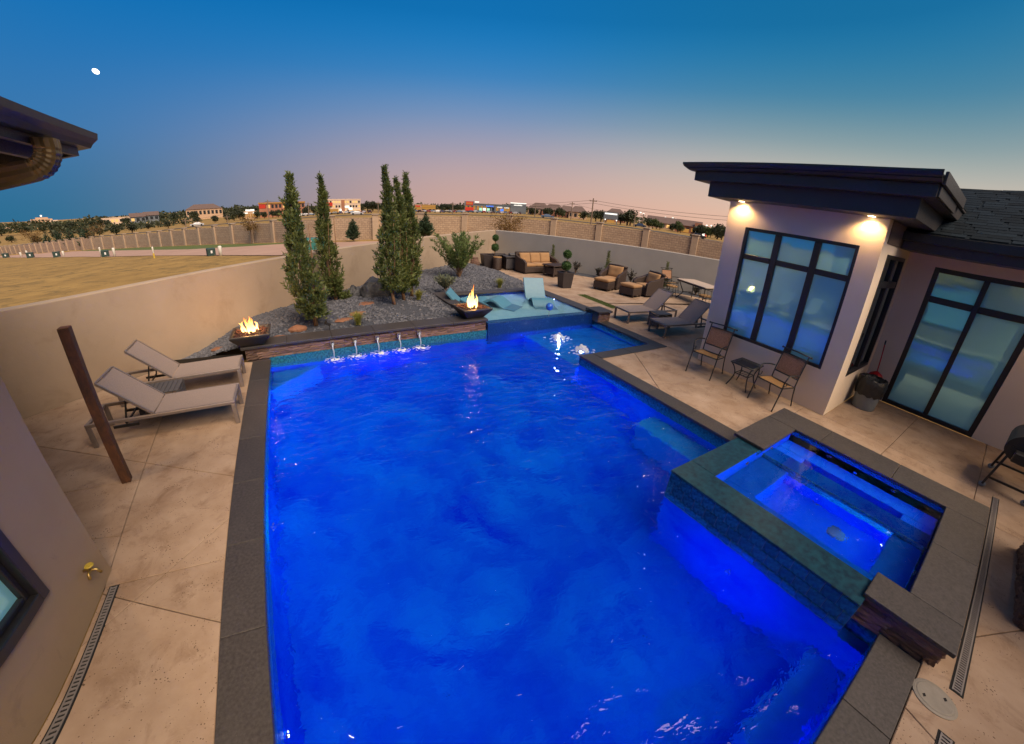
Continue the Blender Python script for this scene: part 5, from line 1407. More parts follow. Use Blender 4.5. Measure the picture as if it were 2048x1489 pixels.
def arm_mesh(s, w2, d2, h_back=.82, h_arm=.62):
    """flared wicker side from back to front, local -Y is the front"""
    m = MB(); n = 10
    outer, inner = [], []
    for k in range(n+1):
        f = k/n; y = d2 - 2*d2*f; h = h_back - (h_back-h_arm)*(1-(1-f)**2.2) - (.10*max(0,(f-.8)/.2))
        outer.append((s*(w2+.02*math.sin(f*3)), y, h)); inner.append((s*(w2-.11), y, h-.015))
    vs = []
    for (a, b) in zip(outer, inner): vs += [(a[0]*.96, a[1], .06), a, b, (b[0], b[1], .06)]
    fs = []
    for k in range(n):
        for j in range(4): fs.append((k*4+j, k*4+(j+1) % 4, (k+1)*4+(j+1) % 4, (k+1)*4+j))
    fs += [(0,1,2,3), (n*4+3, n*4+2, n*4+1, n*4)]
    return m.add(vs, fs)
def wicker_seat(name, label, cat, loc, rz, w2, d2, ncush, group=None, round_back=False):
    t = thing(name, label, cat, loc, rz, group)
    MB().box(-w2+.1, w2-.1, -d2+.03, d2-.03, .06, .30).build('seat_base', M['wicker'], t, bevel=.02)
    for s in (-1, 1): arm_mesh(s, w2, d2).build('arm', M['wicker'], t, bevel=.02, seg=2)
    MB().grid(lambda u, v: ((-w2+.02)+(2*w2-.04)*u, d2-.06+.10*v+(.05*math.sin(math.pi*u)), .06+.80*v), 10, 5).grid(lambda u, v: ((-w2+.02)+(2*w2-.04)*u, d2-.13+.08*v+(.05*math.sin(math.pi*u)), .06+.80*v), 10, 5, True).build('backrest', M['wicker'], t, smooth=True)
    MB().tube([(-w2+.02, d2+.0, .86), (0, d2+.055, .87), (w2-.02, d2+.0, .86)], .045, 10).build('top_roll', M['wicker'], t, smooth=True)
    for sx in (-1, 1):
        for sy in (-1, 1): MB().box(sx*(w2-.09)-.03, sx*(w2-.09)+.03, sy*(d2-.07)-.03, sy*(d2-.07)+.03, 0, .07).build('foot', M['wicker'], t)
    cw = (2*w2-.24)/ncush
    for k in range(ncush):
        x = -w2+.12+cw*(k+.5)
        cushion('seat_cushion', (cw-.01, 2*d2-.22, .15), (x, -.04, .37), t, None, .25, False)
        cushion('back_cushion', (cw-.01, .46, .17), (x, d2-.20, .64), t, (R(74),0,0), .35, True)
    return t
G4 = 'brown wicker furniture with tan cushions'
wicker_seat('wicker_sofa', 'brown wicker sofa with three tufted tan back cushions', 'sofa', (10.10,15.05,0), R(4), .98, .42, 3, G4)
wicker_seat('wicker_armchair', 'brown wicker armchair with tan cushions standing against the grey wall side', 'armchair', (11.38,11.42,0), R(-68), .44, .42, 1, G4)
wicker_seat('wicker_armchair', 'brown wicker armchair turned side on next to the iron dining set', 'armchair', (11.95,10.02,0), R(-96), .44, .42, 1, G4)
def ottoman(label, loc, rz):
    t = thing('wicker_ottoman', label, 'ottoman', loc, rz, G4)
    MB().box(-.33,.33,-.29,.29,.07,.34).build('ottoman_base', M['wicker'], t, bevel=.03, seg=2)
    for sx in (-1, 1):
        for sy in (-1, 1): MB().box(sx*.27-.03, sx*.27+.03, sy*.23-.03, sy*.23+.03, 0, .08).build('foot', M['wicker'], t)
    cushion('seat_cushion', (.64,.58,.15), (0,0,.41), t, None, .3, False); return t
ottoman('wicker ottoman with tan cushion pulled up to the armchair with visible back cushion', (10.66,11.10,0), R(-70))
ottoman('wicker ottoman with tan cushion in front of the side on armchair', (11.02,10.02,0), R(-80))
ct = thing('wicker_coffee_table', 'brown wicker coffee table with flat top in front of the sofa', 'table', (10.42,14.05,0), R(14), G4)
MB().box(-.52,.52,-.36,.36,.47,.52).build('table_top', M['wicker'], ct, bevel=.015)
MB().box(-.42,.42,-.28,.28,.10,.40).build('table_body', M['wicker'], ct, bevel=.02)
for sx in (-1, 1):
    for sy in (-1, 1): MB().box(sx*.43-.035, sx*.43+.035, sy*.28-.035, sy*.28+.035, 0, .47).build('leg', M['wicker'], ct, bevel=.01)
MB().box(-.43,.43,-.30,.30,.02,.055).build('shelf', M['wicker'], ct)
fb = thing('fire_table', 'dark square cabinet with a grey granite top beside the sofa', 'fire table', (9.30,16.02,0), R(-12))
MB().box(-.36,.36,-.36,.36,.03,.58).build('cabinet', M['wicker'], fb, bevel=.01)
for s in (-1, 1): MB().box(-.365,.365,s*.362-.006,s*.362+.006,.08,.54).build('side_panel', M['slat'], fb)
MB().box(-.41,.41,-.41,.41,.58,.625).build('granite_top', M['coping'], fb, bevel=.008)
bt = MB().lathe([(.0,.63),(.12,.64),(.16,.66)], 12); 
cushion('fire_cover', (.36,.3,.12), (.05,.05,.68), fb, None, .4, False).data.materials[0] = M['slat']
M['planter'] = P('dark_planter', (.022,.017,.018), (.042,.034,.034), 14, .5, bump=[(60,.5,.006)])
def planter(label, loc, rz, a0, a1, h, group='dark tapered planters'):
    t = thing('planter', label, 'planter', loc, rz, group)
    m = MB(); L = [(a0,0),(a1,h),(a1+.012,h),(a1+.012,h+.02),(a1-.03,h+.02),(a1-.04,h-.05)]
    for a, z in L: m.v += [(-a,-a,z),(a,-a,z),(a,a,z),(-a,a,z)]
    m.f.append((3,2,1,0))
    for i in range(len(L)-1):
        for j in range(4): m.f.append((i*4+j, i*4+(j+1) % 4, (i+1)*4+(j+1) % 4, (i+1)*4+j))
    m.build('pot', M['planter'], t, bevel=.006)
    MB().box(-a1+.045,a1-.045,-a1+.045,a1-.045,h-.06,h-.04).build('soil', M['lava'], t); return t
planter('wide dark tapered planter beside the stacked stone fountain', (8.35,16.55,0), R(-10), .25, .33, .62)
planter('wide dark tapered planter behind the round dark drum stool', (9.05,16.75,0), R(-12), .22, .30, .60)
tall = planter('tall dark square planter holding the topiary beside the coffee table', (9.22,11.75,0), R(-6), .19, .235, .58)
ds_ = thing('drum_stool', 'dark woven round drum stool standing before the wide planters', 'stool', (8.52,15.98,0))
MB().lathe([(.20,0),(.215,.05),(.20,.3),(.215,.52),(.20,.56)], 22).build('drum', M['wicker'], ds_, smooth=True)
MB().lathe([(.20,.56),(.205,.58),(.19,.595)], 22).build('stool_top', M['sling_seat'], ds_, smooth=True)
def topiary(label, x, y, z, h, rs_, seed):
    random.seed(seed); t = thing('ball_topiary', label, 'topiary', (x,y,z), group='double ball topiaries')
    MB().tube([(0,0,-.1),(.01,0,h*.5),(0,0,h)], .014, 7).build('stem', M['bark'], t)
    for (zc, r_) in rs_:
        lf = MB()
        for i in range(900):
            u = Vector((random.gauss(0,1), random.gauss(0,1), random.gauss(0,1))).normalized(); p = Vector((0,0,zc)) + u*r_*random.uniform(.80,1.0)
            leafquad(lf, p, u*.6+Vector((random.gauss(0,.6), random.gauss(0,.6), random.gauss(0,.6))), r_*.26, r_*.08)
        lf.sphere((0,0,zc), r_*.80, n=12, m=8)
        lf.build('leaf_ball', M['topiary'], t)
    return t
topiary('double ball topiary rising from the wide planters by the fountain', 8.62, 16.45, .55, .85, [(.42,.17),(.86,.145)], 91)
topiary('double ball topiary in the tall planter near the basin', 9.22, 11.75, .55, .78, [(.28,.175),(.72,.155)], 92)
fo_ = thing('stacked_stone_fountain', 'small stacked flat brown stone fountain against the beige wall', 'fountain', (7.55,16.35,.03))
random.seed(8)
for k in range(6):
    a = .30-.025*k; MB().prism([(a*math.cos(q)*random.uniform(.85,1.1), a*.8*math.sin(q)*random.uniform(.85,1.1)) for q in [i*.7 for i in range(9)]], .085*k, .085*k+.08).build('flat_stone', M['ledger'], fo_, bevel=.012)

# ------------------------------------------------------------------ iron dining set by the grey wall
dt_ = thing('dining_table', 'long iron dining table with pale stone top near the grey wall', 'table', (13.45,8.70,0), R(-14))
M['stone_top'] = P('stone_top', (.36,.28,.22), (.48,.39,.31), 9, .5)
MB().box(-.46,.46,-.85,.85,.705,.74).build('table_top', M['stone_top'], dt_, bevel=.008)
MB().box(-.44,.44,-.83,.83,.655,.70).build('apron', M['black_metal'], dt_)
for sx in (-1, 1):
    for sy in (-1, 1): MB().tube(smooth_pts([(sx*.38,sy*.75,.66),(sx*.30,sy*.66,.42),(sx*.26,sy*.60,.24),(sx*.40,sy*.76,0)]), .018, 8).build('leg', M['black_metal'], dt_, smooth=True)
MB().tube([(0,-.6,.26),(0,.6,.26)], .013, 6).tube([(-.26,-.6,.26),(.26,-.6,.26)], .013, 6).tube([(-.26,.6,.26),(.26,.6,.26)], .013, 6).build('stretcher', M['black_metal'], dt_, smooth=True)
G5 = 'iron dining chairs'
def iron_chair(label, loc, rz):
    t = thing('iron_dining_chair', label, 'chair', loc, rz, G5)
    MB().lathe([(.22,.43),(.235,.445),(.22,.475),(.10,.485)], 18).build('seat', M['sling_seat'], t, smooth=True)
    for k in range(4):
        a = R(45+90*k); MB().tube(smooth_pts([(.18*math.cos(a),.18*math.sin(a),.43),(.21*math.cos(a),.21*math.sin(a),.22),(.27*math.cos(a),.27*math.sin(a),0)]), .011, 6).build('leg', M['black_metal'], t, smooth=True)
    hoop = [(.27*math.cos(R(a)), .27*math.sin(R(a)), .66+.06*math.cos(R(a))) for a in range(-110, 111, 10)]
    MB().tube(hoop, .013, 7).build('arm_hoop', M['black_metal'], t, smooth=True)
    for a in (-100,-70,-40,-15,15,40,70,100): MB().tube(smooth_pts([(.22*math.cos(R(a)),.22*math.sin(R(a)),.44),(.285*math.cos(R(a+6)),.285*math.sin(R(a+6)),.55),(.27*math.cos(R(a)),.27*math.sin(R(a)),.66+.06*math.cos(R(a)))]), .007, 5).build('spindle', M['black_metal'], t, smooth=True)
    MB().lathe([(.19,.20),(.195,.205),(.19,.21)], 18).build('foot_ring', M['black_metal'], t); return t
iron_chair('round iron chair tucked at the dining table end nearest the armchair', (12.85,9.55,0), R(150))
iron_chair('round iron chair tucked at the dining table end nearest the pool house', (12.78,7.95,0), R(185))
sc2 = copy_tree(c1, loc=(13.72,10.35,0), rz=R(75), label='tan sling chair at the head of the dining table before the grey wall', group='sling chair at the dining table')

# ------------------------------------------------------------------ in-water loungers, globe, bubblers
M['ledge_plastic'] = P('pale_blue_plastic', (.055,.17,.25), (.07,.20,.28), 10, .45)
def ledge_lounger(label, loc, rz, prof, w_=.32):
    m = MB(); k = len(prof); th = .06
    lo = []
    for i, (x, z) in enumerate(prof):
        a = Vector(prof[max(i-1,0)]); b = Vector(prof[min(i+1,k-1)]); d = (b-a).normalized(); lo.append((x+d.y*th, z-d.x*th))
    for y in (-w_, w_):
        m.v += [(x, y, z) for x, z in prof]+[(x, y, max(z, 0)) for x, z in lo]
    n2 = 2*k
    for i in range(k-1):
        m.f += [(i, i+1, n2+i+1, n2+i), (k+i+1, k+i, n2+k+i, n2+k+i+1), (i, k+i, k+i+1, i+1), (n2+i, n2+i+1, n2+k+i+1, n2+k+i)]
    m.f += [(0, n2, n2+k, k), (k-1, 2*k-1, n2+2*k-1, n2+k-1)]
    o = m.build('ledge_lounger', M['ledge_plastic'], bevel=.012, seg=2, loc=loc); o.rotation_euler = (0,0,rz); return tag(o, label, 'pool lounger', 'moulded loungers standing in the basin')
def spl(pts): return [tuple(v[:2]) for v in smooth_pts([(x,z,0) for x, z in pts], 4)]
wave = spl([(-.85,.06),(-.60,.13),(-.30,.32),(-.05,.26),(.22,.10),(.50,.30),(.85,.72)])
ledge_lounger('pale blue moulded lounger with raised back facing the pool', (6.45,9.35,.02), R(72), wave)
ledge_lounger('pale blue moulded lounger low in the water behind the fire bowl', (4.95,9.45,.02), R(128), spl([(-.80,.06),(-.50,.16),(-.15,.36),(.10,.30),(.40,.16),(.65,.18),(.85,.26)]))
ledge_lounger('pale blue moulded lounger mostly hidden behind the flames', (4.55,9.75,.02), R(150), spl([(-.80,.06),(-.50,.14),(-.20,.28),(.05,.22),(.28,.10),(.50,.24),(.75,.50)]))
gb = thing('globe_float', 'small blue globe on a thin stem at the basin edge', 'globe', (5.74,7.83,.19))
M['globe'] = P('blue_globe', (.015,.09,.42), (.03,.14,.50), 5, .35, coat=.3)
MB().sphere((0,0,.26), .10, n=24, m=16).build('globe', M['globe'], gb, smooth=True)
MB().tube([(0,0,-.01),(0,0,.17)], .006, 6).build('stem', M['taupe_metal'], gb)
def bubbler(label, x, y):
    t = thing('bubbler', label, 'fountain', (x,y,WZ), group='bubbling fountain jets on the tanning ledge'); random.seed(int(x*10+y*7))
    m = MB()
    for i in range(42):
        a = random.random()*6.28; d = random.random()**.8*.16; h = max(0, .24*(1-d/.16)**1.1)*random.uniform(.5,1.05)
        m.sphere((d*math.cos(a), d*math.sin(a), h*.6), .018+.024*random.random(), 1, 1, 1.3, 8, 6)
    for i in range(26):
        a = random.random()*6.28; d = .15+random.random()*.22; m.sphere((d*math.cos(a), d*math.sin(a)*.8, .003), .008+.016*random.random(), 1.8, 1.3, .3, 7, 5)
    tag(m.build('foam_dome', M['foam_lit'], t, smooth=True), kind='stuff')
    MB().lathe([(.06,-.295),(.06,-.285),(.03,-.28)], 14).build('nozzle', M['taupe_metal'], t)
    d = bpy.data.lights.new('bubbler_lamp', 'POINT'); d.energy = 40; d.color = (.45,.52,1.0); d.shadow_soft_size = .03
    o = bpy.data.objects.new('bubbler_lamp', d); COL.objects.link(o); o.parent = t; o.location = (0,0,-.10)
    d = bpy.data.lights.new('bubbler_lamp', 'POINT'); d.energy = 70; d.color = (.92,.92,1.0); d.shadow_soft_size = .05
    o = bpy.data.objects.new('bubbler_lamp', d); COL.objects.link(o); o.parent = t; o.location = (0,0,.06)
def foam_lit():
    m, t, out = new_mat('lit_foam'); d = nd(t, 'ShaderNodeBsdfDiffuse', i={0: (.9,.92,.95,1)}); tr = nd(t, 'ShaderNodeBsdfTranslucent', i={0: (.9,.92,.95,1)})
    ms = nd(t, 'ShaderNodeMixShader', i={0: .8}); t.links.new(d.outputs[0], ms.inputs[1]); t.links.new(tr.outputs[0], ms.inputs[2]); t.links.new(ms.outputs[0], out.inputs[0]); return m
M['foam_lit'] = foam_lit()
bubbler('white lit bubbler jet on the ledge beside the basin front', 5.50, 7.02)
bubbler('white lit bubbler jet on the ledge beside the coping corner', 5.52, 6.17)

# ------------------------------------------------------------------ moon
M['moon'] = EM('moon', (1.0,.97,.90), 3.0)
mo = MB().sphere((0,0,0), 1, 1, 1, 1, 24, 16)
az_, el_, D_ = -19.1, 13.89, 3000.0
o = mo.build('moon', M['moon'], smooth=True, loc=(D_*math.sin(R(az_))*math.cos(R(el_)), D_*math.cos(R(az_))*math.cos(R(el_)), 2.8+D_*math.sin(R(el_))))
o.scale = (15,9.5,12); o.rotation_euler = (0,R(20),R(19)); tag(o, 'bright gibbous moon low in the blue dusk sky', 'moon', kind='thing')

# ------------------------------------------------------------------ street side things
M['utility_green'] = P('utility_green', (.012,.035,.030), (.02,.05,.042), 4, .6)
M['pipe_white'] = P('pipe_white', (.62,.60,.52), (.70,.68,.60), 6, .6)
M['sticker'] = P('sticker', (.7,.7,.68), None, rough=.6)
for i, (x, y, s) in enumerate(((-59,102.9,1.1),(-45.2,84.7,1.1),(-35,71.7,1.0),(-21.6,54.2,.9),(-6.7,36.0,.75))):
    lb = ['dark green utility box farthest along the street', 'dark green utility box between two white pipes far along the street', 'dark green utility box beside a single white pipe', 'dark green utility box between a leaning stake and a white pipe', 'dark green utility box nearest the beige garden wall'][i]
    t = thing('utility_box', lb, 'utility box', (x, y, ground_z(x, y)), R(20), 'utility boxes along the street')
    MB().box(-.42*s,.42*s,-.38*s,.38*s,-.1,.72*s).build('box', M['utility_green'], t, bevel=.04, seg=2)
    MB().box(-.44*s,.44*s,-.40*s,.40*s,.66*s,.80*s).build('lid', M['utility_green'], t, bevel=.05, seg=2)
    MB().box(-.08*s,.10*s,-.386*s,-.381*s,.30*s,.58*s).build('sticker', M['sticker'], t)
pl = ['short white pipe second farthest along the street', 'short white pipe leaning next to a far utility box', 'short white pipe past the lone utility box', 'tall white stake left of a utility box on the verge', 'white pipe right of the utility box between stakes', 'white pipe nearest the garden wall next to a utility box', 'yellow footed white marker stake alone in the dry grass']
for i, (x, y, h, r_) in enumerate(((-52.3,95.3,.9,.16),(-46.7,86.8,1.2,.13),(-33.3,70.0,.8,.14),(-22.1,54.3,1.1,.09),(-19.9,52.2,.95,.14),(-5.8,34.9,.75,.14),(-12.6,41.4,1.0,.07))):
    t = thing('marker_pipe', pl[i], 'pipe', (x, y, ground_z(x, y)), group='white marker pipes along the street')
    MB().lathe([(r_,-.1),(r_,h*.92),(r_*.85,h),(r_*.3,h*1.01)], 12).build('pipe', M['pipe_white'], t, smooth=True)
    if i == 6: MB().lathe([(r_*1.1,-.1),(r_*1.1,h*.45)], 12).build('yellow_foot', P('yellow_paint', (.55,.38,.05), None), t)
gb_ = thing('green_transformer', 'teal green transformer cabinet beyond the beige wall between cypresses', 'utility box', (1.6,31.2,ground_z(1.6,31.2)), R(-5))
M['teal_paint'] = P('teal_paint', (.02,.14,.12), (.03,.17,.15), 3, .5)
MB().box(-.85,.85,-.6,.6,0,.85).build('cabinet', M['teal_paint'], gb_, bevel=.04)
for s in (-1, 1): MB().box(s*.55-.12, s*.55+.12, -.612, -.602, .62, .74).build('label_plate', M['sticker'], gb_)
for i, (x, y, H, r_) in enumerate(((-57.6,116.2,4.6,1.5),(-52.4,110.0,4.4,1.4),(-46,101,4.4,1.5),(-40.2,94.6,4.8,1.6),(5.0,37.0,2.05,.75),(11.6,36.4,2.5,.85))):
    lb = ['young dark conifer farthest along the block wall', 'young dark conifer second farthest along the block wall', 'young dark conifer third in the row along the block wall', 'bushy young dark conifer nearest of the row along the block wall', 'young blue green conifer between two columns of the block wall', 'spiky young conifer behind the corner of the beige wall'][i]
    young_conifer('young_conifer', lb, x, y, ground_z(x, y), H, r_, 101+i, 'conifer', 260 if i < 4 else 520, 'young conifers along the block wall')
def small_tree(label, x, y, H, r_, mat, seed, n=700, trunk=.35):
    random.seed(seed); z = ground_z(x, y); t = thing('young_tree', label, 'tree', (x,y,z)); tr = MB()
    tr.tube([(0,0,0),(.04,0,H*trunk),(.0,.03,H*.9)], [.05,.04,.01], 6)
    lf = MB()
    for i in range(26):
        a = random.random()*6.28; h0 = H*(trunk+random.random()*.4); L = r_*random.uniform(.5,1.1)
        e = Vector((math.cos(a)*L, math.sin(a)*L, h0+L*random.uniform(.3,.9))); tr.tube([(0,0,h0), e*.5+Vector((0,0,h0*.5+.05)), e], [.02,.013,.004], 5)
        for k in range(n//26):
            f = random.uniform(.35,1.1); p = Vector((0,0,h0)).lerp(e, f) + Vector((random.gauss(0,.16*r_), random.gauss(0,.16*r_), random.gauss(0,.12*r_)))
            leafquad(lf, p, Vector((random.gauss(0,1), random.gauss(0,1), random.gauss(0,.8))), .13*random.uniform(.7,1.3)*max(1, H/3), .04*max(1, H/3))
    tr.build('trunk', M['bark'], t); lf.build('crown', M[mat], t)
small_tree('thin young tree with sparse orange leaves against the block wall', -4.7, 48.6, 3.6, .9, 'autumn', 121)
small_tree('thin young tree with rusty leaves far along the block wall', -63, 121, 6.0, 2.0, 'autumn', 122)
small_tree('bare young tree beside the far row of conifers', -37.5, 91.5, 5.0, 1.8, 'autumn', 124, 300)
small_tree('golden leaved tree rising in front of the block wall behind the sofa', 18.2, 32.2, 3.1, 1.5, 'autumn', 123, 1300, .2)

# ------------------------------------------------------------------ far town
def face(az): return -R(az)
M['brick_far'] = P('far_brick', (.30,.13,.075), (.38,.17,.10), .5, .9)
M['tan_far'] = P('far_tan_wall', (.46,.30,.19), (.54,.37,.24), .3, .9)
M['cream_far'] = P('far_cream_wall', (.60,.45,.33), (.68,.52,.40), .3, .9)
M['grey_far'] = P('far_grey_wall', (.12,.14,.16), (.16,.18,.20), .3, .9)
M['roof_far'] = P('far_brown_roof', (.10,.065,.055), (.14,.095,.08), 1, .9)
M['roof_blue'] = P('far_blue_roof', (.06,.075,.10), (.08,.095,.12), 1, .8)
M['asphalt'] = P('asphalt', (.040,.038,.040), (.06,.056,.055), .3, .9)
M['lit_warm'] = EM('lit_warm', (1.0,.55,.18), 1.0)
M['lit_white'] = EM('lit_white', (1.0,.92,.80), 1.3)
M['lit_red'] = EM('lit_red', (.9,.07,.04), .6)
M['lit_blue'] = EM('lit_blue', (.06,.22,1.0), 1.2)
M['lit_yellow'] = EM('lit_yellow', (.9,.42,.10), .45)
M['lit_green'] = EM('lit_green', (.55,1.0,.65), .8)
M['win_dark'] = P('far_window', (.02,.025,.03), None, rough=.2)
def bld(name, label, az, d, w_, h, depth, mat, floors=1, cols=6, lit=.4, litmat='lit_warm', roof=None, base=6.0, parapet=True, group=None, zoff=0.0):
    x, y, z = polar(az, d); z += zoff
    t = thing(name, label, 'building', (x,y,z), face(az), group)
    MB().box(-w_/2, w_/2, 0, depth, -base, h).build('wall', M[mat], t)
    if roof == 'gable':
        m = MB().add([(-w_/2-.4,-.5,h),(w_/2+.4,-.5,h),(w_/2+.4,depth+.5,h),(-w_/2-.4,depth+.5,h),(-w_/2-.4,depth/2,h+depth*.28),(w_/2+.4,depth/2,h+depth*.28)], [(0,1,5,4),(2,3,4,5),(0,4,3),(1,2,5),(3,2,1,0)]); m.build('roof', M['roof_far'], t)
    elif roof == 'hip':
        k = min(w_*.3, depth*.5); m = MB().add([(-w_/2-.4,-.5,h),(w_/2+.4,-.5,h),(w_/2+.4,depth+.5,h),(-w_/2-.4,depth+.5,h),(-w_/2+k,depth/2,h+depth*.30),(w_/2-k,depth/2,h+depth*.30)], [(0,1,5,4),(2,3,4,5),(0,4,3),(1,2,5),(3,2,1,0)]); m.build('roof', M['roof_far'], t)
    elif parapet:
        MB().box(-w_/2-.15, w_/2+.15, -.15, depth+.15, h, h+.5).build('parapet', M[mat], t)
    random.seed(int(az*13+d))
    cw = w_/cols; fh = h/floors
    for f in range(floors):
        for c in range(cols):
            mt = litmat if random.random() < lit else 'win_dark'
            x0 = -w_/2+cw*(c+.5); MB().box(x0-cw*.3, x0+cw*.3, -.06, .02, fh*(f+.28), fh*(f+.78)).build('window', M[mt], t)
    return t
def sign(t, x0, x1, z0, z1, plate, letters, n=0, y=-.12):
    if plate: MB().box(x0, x1, y, y+.1, z0, z1).build('sign_board', M[plate], t)
    if n:
        w_ = (x1-x0)*.84; random.seed(n)
        for k in range(n):
            a = x0+(x1-x0)*.08+w_*k/n; MB().box(a, a+w_/n*.62, y-.06, y-.005, z0+(z1-z0)*.22, z0+(z1-z0)*random.choice((.78,.66,.78))).build('sign_letter', M[letters], t)
# hospital on the far left skyline
x, y, z = polar(-26.3, 700); hz_ = z
t = thing('hospital_building', 'large stepped tan building on the far left skyline', 'building', (x,y,z), face(-26.3))
MB().box(-15,16,0,20,-12,7.0).build('wall', M['tan_far'], t); MB().box(-11,10,2,18,7.0,10.5).build('upper_block', M['tan_far'], t); MB().box(-6,6,4,16,10.5,12.4).build('top_block', M['tan_far'], t); MB().box(7,15,-2,6,-12,8.6).build('stair_tower', M['cream_far'], t)
for f in range(4):
    for c in range(9): MB().box(-14+3.1*c,-12.6+3.1*c,-.1,.02,-1.5+2.2*f,-.4+2.2*f).build('window', M['win_dark' if (c*7+f*3) % 11 else 'lit_warm'], t)
for c in range(6): MB().box(-10+3.2*c,-8.6+3.2*c,1.9,2.02,8,9.4).build('window', M['win_dark'], t)
MB().sphere((0,8,14.2), 1.1, n=10, m=8).build('roof_beacon', M['lit_white'], t); MB().tube([(0,8,12),(0,8,14)], .25, 6).build('mast', M['pipe_white'], t)
bld('low_building', 'low tan flat roofed building left of the stepped skyline building', -29.3, 640, 30, 6.0, 14, 'tan_far', 2, 8, .1, base=12, zoff=-3)
bld('low_building', 'long low tan roofed building right of the stepped skyline building', -19.9, 520, 26, 5.5, 14, 'cream_far', 1, 7, .2, base=10, zoff=1)
bld('grey_house', 'pale grey gabled house beyond the block wall among trees', -17.8, 330, 9, 7, 9, 'grey_far', 2, 3, .1, roof='gable')
bld('grey_house', 'second pale grey gabled house beside the first among trees', -16.4, 335, 9, 7, 9, 'grey_far', 2, 3, .1, roof='gable')
bld('apartment_block', 'long brown roofed apartment row on the low ridge', -10.6, 360, 26, 5.5, 12, 'tan_far', 1, 9, .0, roof='hip', zoff=2)
rt_ = bld('diner', 'small brightly lit yellow diner beside dark trees', -5.3, 235, 6.5, 3.6, 8, 'tan_far', 1, 6, 1.0, 'lit_yellow')
sign(rt_, -2.2, 2.2, 3.6, 5.0, 'lit_white', 'lit_yellow', 0); sign(rt_, -3.2, -1.2, 2.9, 3.5, 'lit_white', None); sign(rt_, 1.4, 3.2, 2.9, 3.5, 'lit_white', None)
b1 = bld('brick_building', 'brick two storey shop block with glowing orange cornice', -1.3, 240, 24, 7.2, 12, 'brick_far', 2, 12, .15)
MB().box(-12.3,12.3,-.35,-.16,6.9,7.5).build('lit_cornice', M['lit_yellow'], b1); sign(b1, -12, -8.6, 4.6, 6.7, 'lit_red', None)
MB().sphere((6.0,-.6,3.0), .7, n=10, m=8).build('round_sign', M['lit_red'], b1)
b2_ = bld('three_storey_building', 'pinkish three storey building with lit ground floor and red sign', 6.6, 230, 18, 6.9, 12, 'cream_far', 3, 12, .35)
sign(b2_, -9.2, -5.8, 3.6, 5.6, 'lit_red', None); MB().box(-1.2,.6,-.14,-.10,1,7.2).build('brick_bay', M['brick_far'], b2_); sign(b2_, -.4, 3.0, 2.8, 3.9, 'lit_white', None); sign(b2_, -2.2, -.4, .8, 2.2, 'lit_white', None); sign(b2_, 2.6, 4.6, 1.6, 2.8, 'lit_white', None); sign(b2_, -8.5, -3.0, .3, 2.2, 'lit_yellow', None)
b3 = bld('yellow_shop', 'flat yellow lit shop front with a red sign', 17.6, 235, 12, 3.6, 10, 'tan_far', 1, 6, .5, 'lit_yellow')
MB().box(-1.8,6.0,-.3,-.16,1.6,3.9).build('yellow_fascia', M['lit_yellow'], b3); sign(b3, -6.0, -2.6, 2.8, 3.9, 'lit_red', None); MB().box(-5.8,-3.0,-.2,-.1,.3,2.6).build('yellow_panel', M['lit_yellow'], b3)
sm_ = bld('strip_mall', 'long grey strip mall with glowing red, blue and white shop signs', 27.4, 245, 37, 4.6, 14, 'grey_far', 1, 16, .75, 'lit_yellow')
MB().box(-18.6,-12.8,-.4,-.15,3.4,6.2).build('red_shop_front', M['grey_far'], sm_); sign(sm_, -17.6, -13.4, 3.9, 6.0, 'lit_red', 'lit_yellow', 5, -.55); sign(sm_, -18,-13,.6,2.6,'lit_red',None,0,-.2)
sign(sm_, -12.4, -9.8, 5.6, 6.2, 'lit_white', None); sign(sm_, -5.8, -.6, 3.1, 4.4, 'grey_far', 'lit_blue', 8, -.3); sign(sm_, .8, 4.6, 2.9, 4.0, None, 'lit_white', 7, -.25); sign(sm_, 5.2, 8.6, 2.9, 3.7, None, 'lit_white', 8, -.25)
MB().box(9.0,18.4,-.6,3,0,6.6).build('corner_shop', M['grey_far'], sm_); MB().box(8.9,18.5,-.75,-.62,6.2,6.7).build('lit_cornice', M['lit_white'], sm_); sign(sm_, 10.6, 16.6, 4.6, 6.0, None, 'lit_white', 9, -.7)
for k, mt in ((-9.6,'lit_green'),(-7.4,'lit_white'),(-5.0,'lit_green'),(3.2,'lit_blue'),(6.0,'lit_yellow')): MB().box(k, k+1.7, -.22, -.1, .5, 2.5).build('shop_window', M[mt], sm_)
houses = [(33.6,230,13,3.6,11,'tan_far','brown hip roofed brick house right of the strip mall'),(35.6,225,13,3.4,11,'brick_far','low brown roofed brick house behind a round tree'),(37.4,215,10,3.2,10,'brick_far','brick house with dark hip roof beside the utility pole'),(39.0,205,9,3.4,10,'tan_far','orange brick house gable next to the tall pole'),(44.2,230,12,4.2,11,'brick_far','dark roofed house behind the lit roadside sign')]
for az, d, w_, h, dp_, mt, lb in houses: bld('brick_house', lb, az, d, w_, h, dp_, mt, 1, 4, .1, roof='hip', group='brick houses beyond the field')
rs2 = bld('grey_roof_shop', 'long low shop with a blue grey roof among lit trees', 51.2, 190, 17, 2.6, 10, 'tan_far', 1, 8, .4, roof='gable'); 
rs3 = bld('brick_diner', 'brick and blue roofed diner with a white lit sign', 54.2, 165, 10, 2.8, 8, 'brick_far', 1, 5, .6, 'lit_yellow', roof='gable')
MB().box(2.4,5.0,-.8,1,0,4.4).build('brick_tower', M['brick_far'], rs3); sign(rs3, 2.9, 4.5, .5, 3.0, 'lit_white', 'lit_red', 0, -.95); MB().box(-3,0.5,-.2,-.1,.2,1.6).build('lit_front', M['lit_yellow'], rs3)
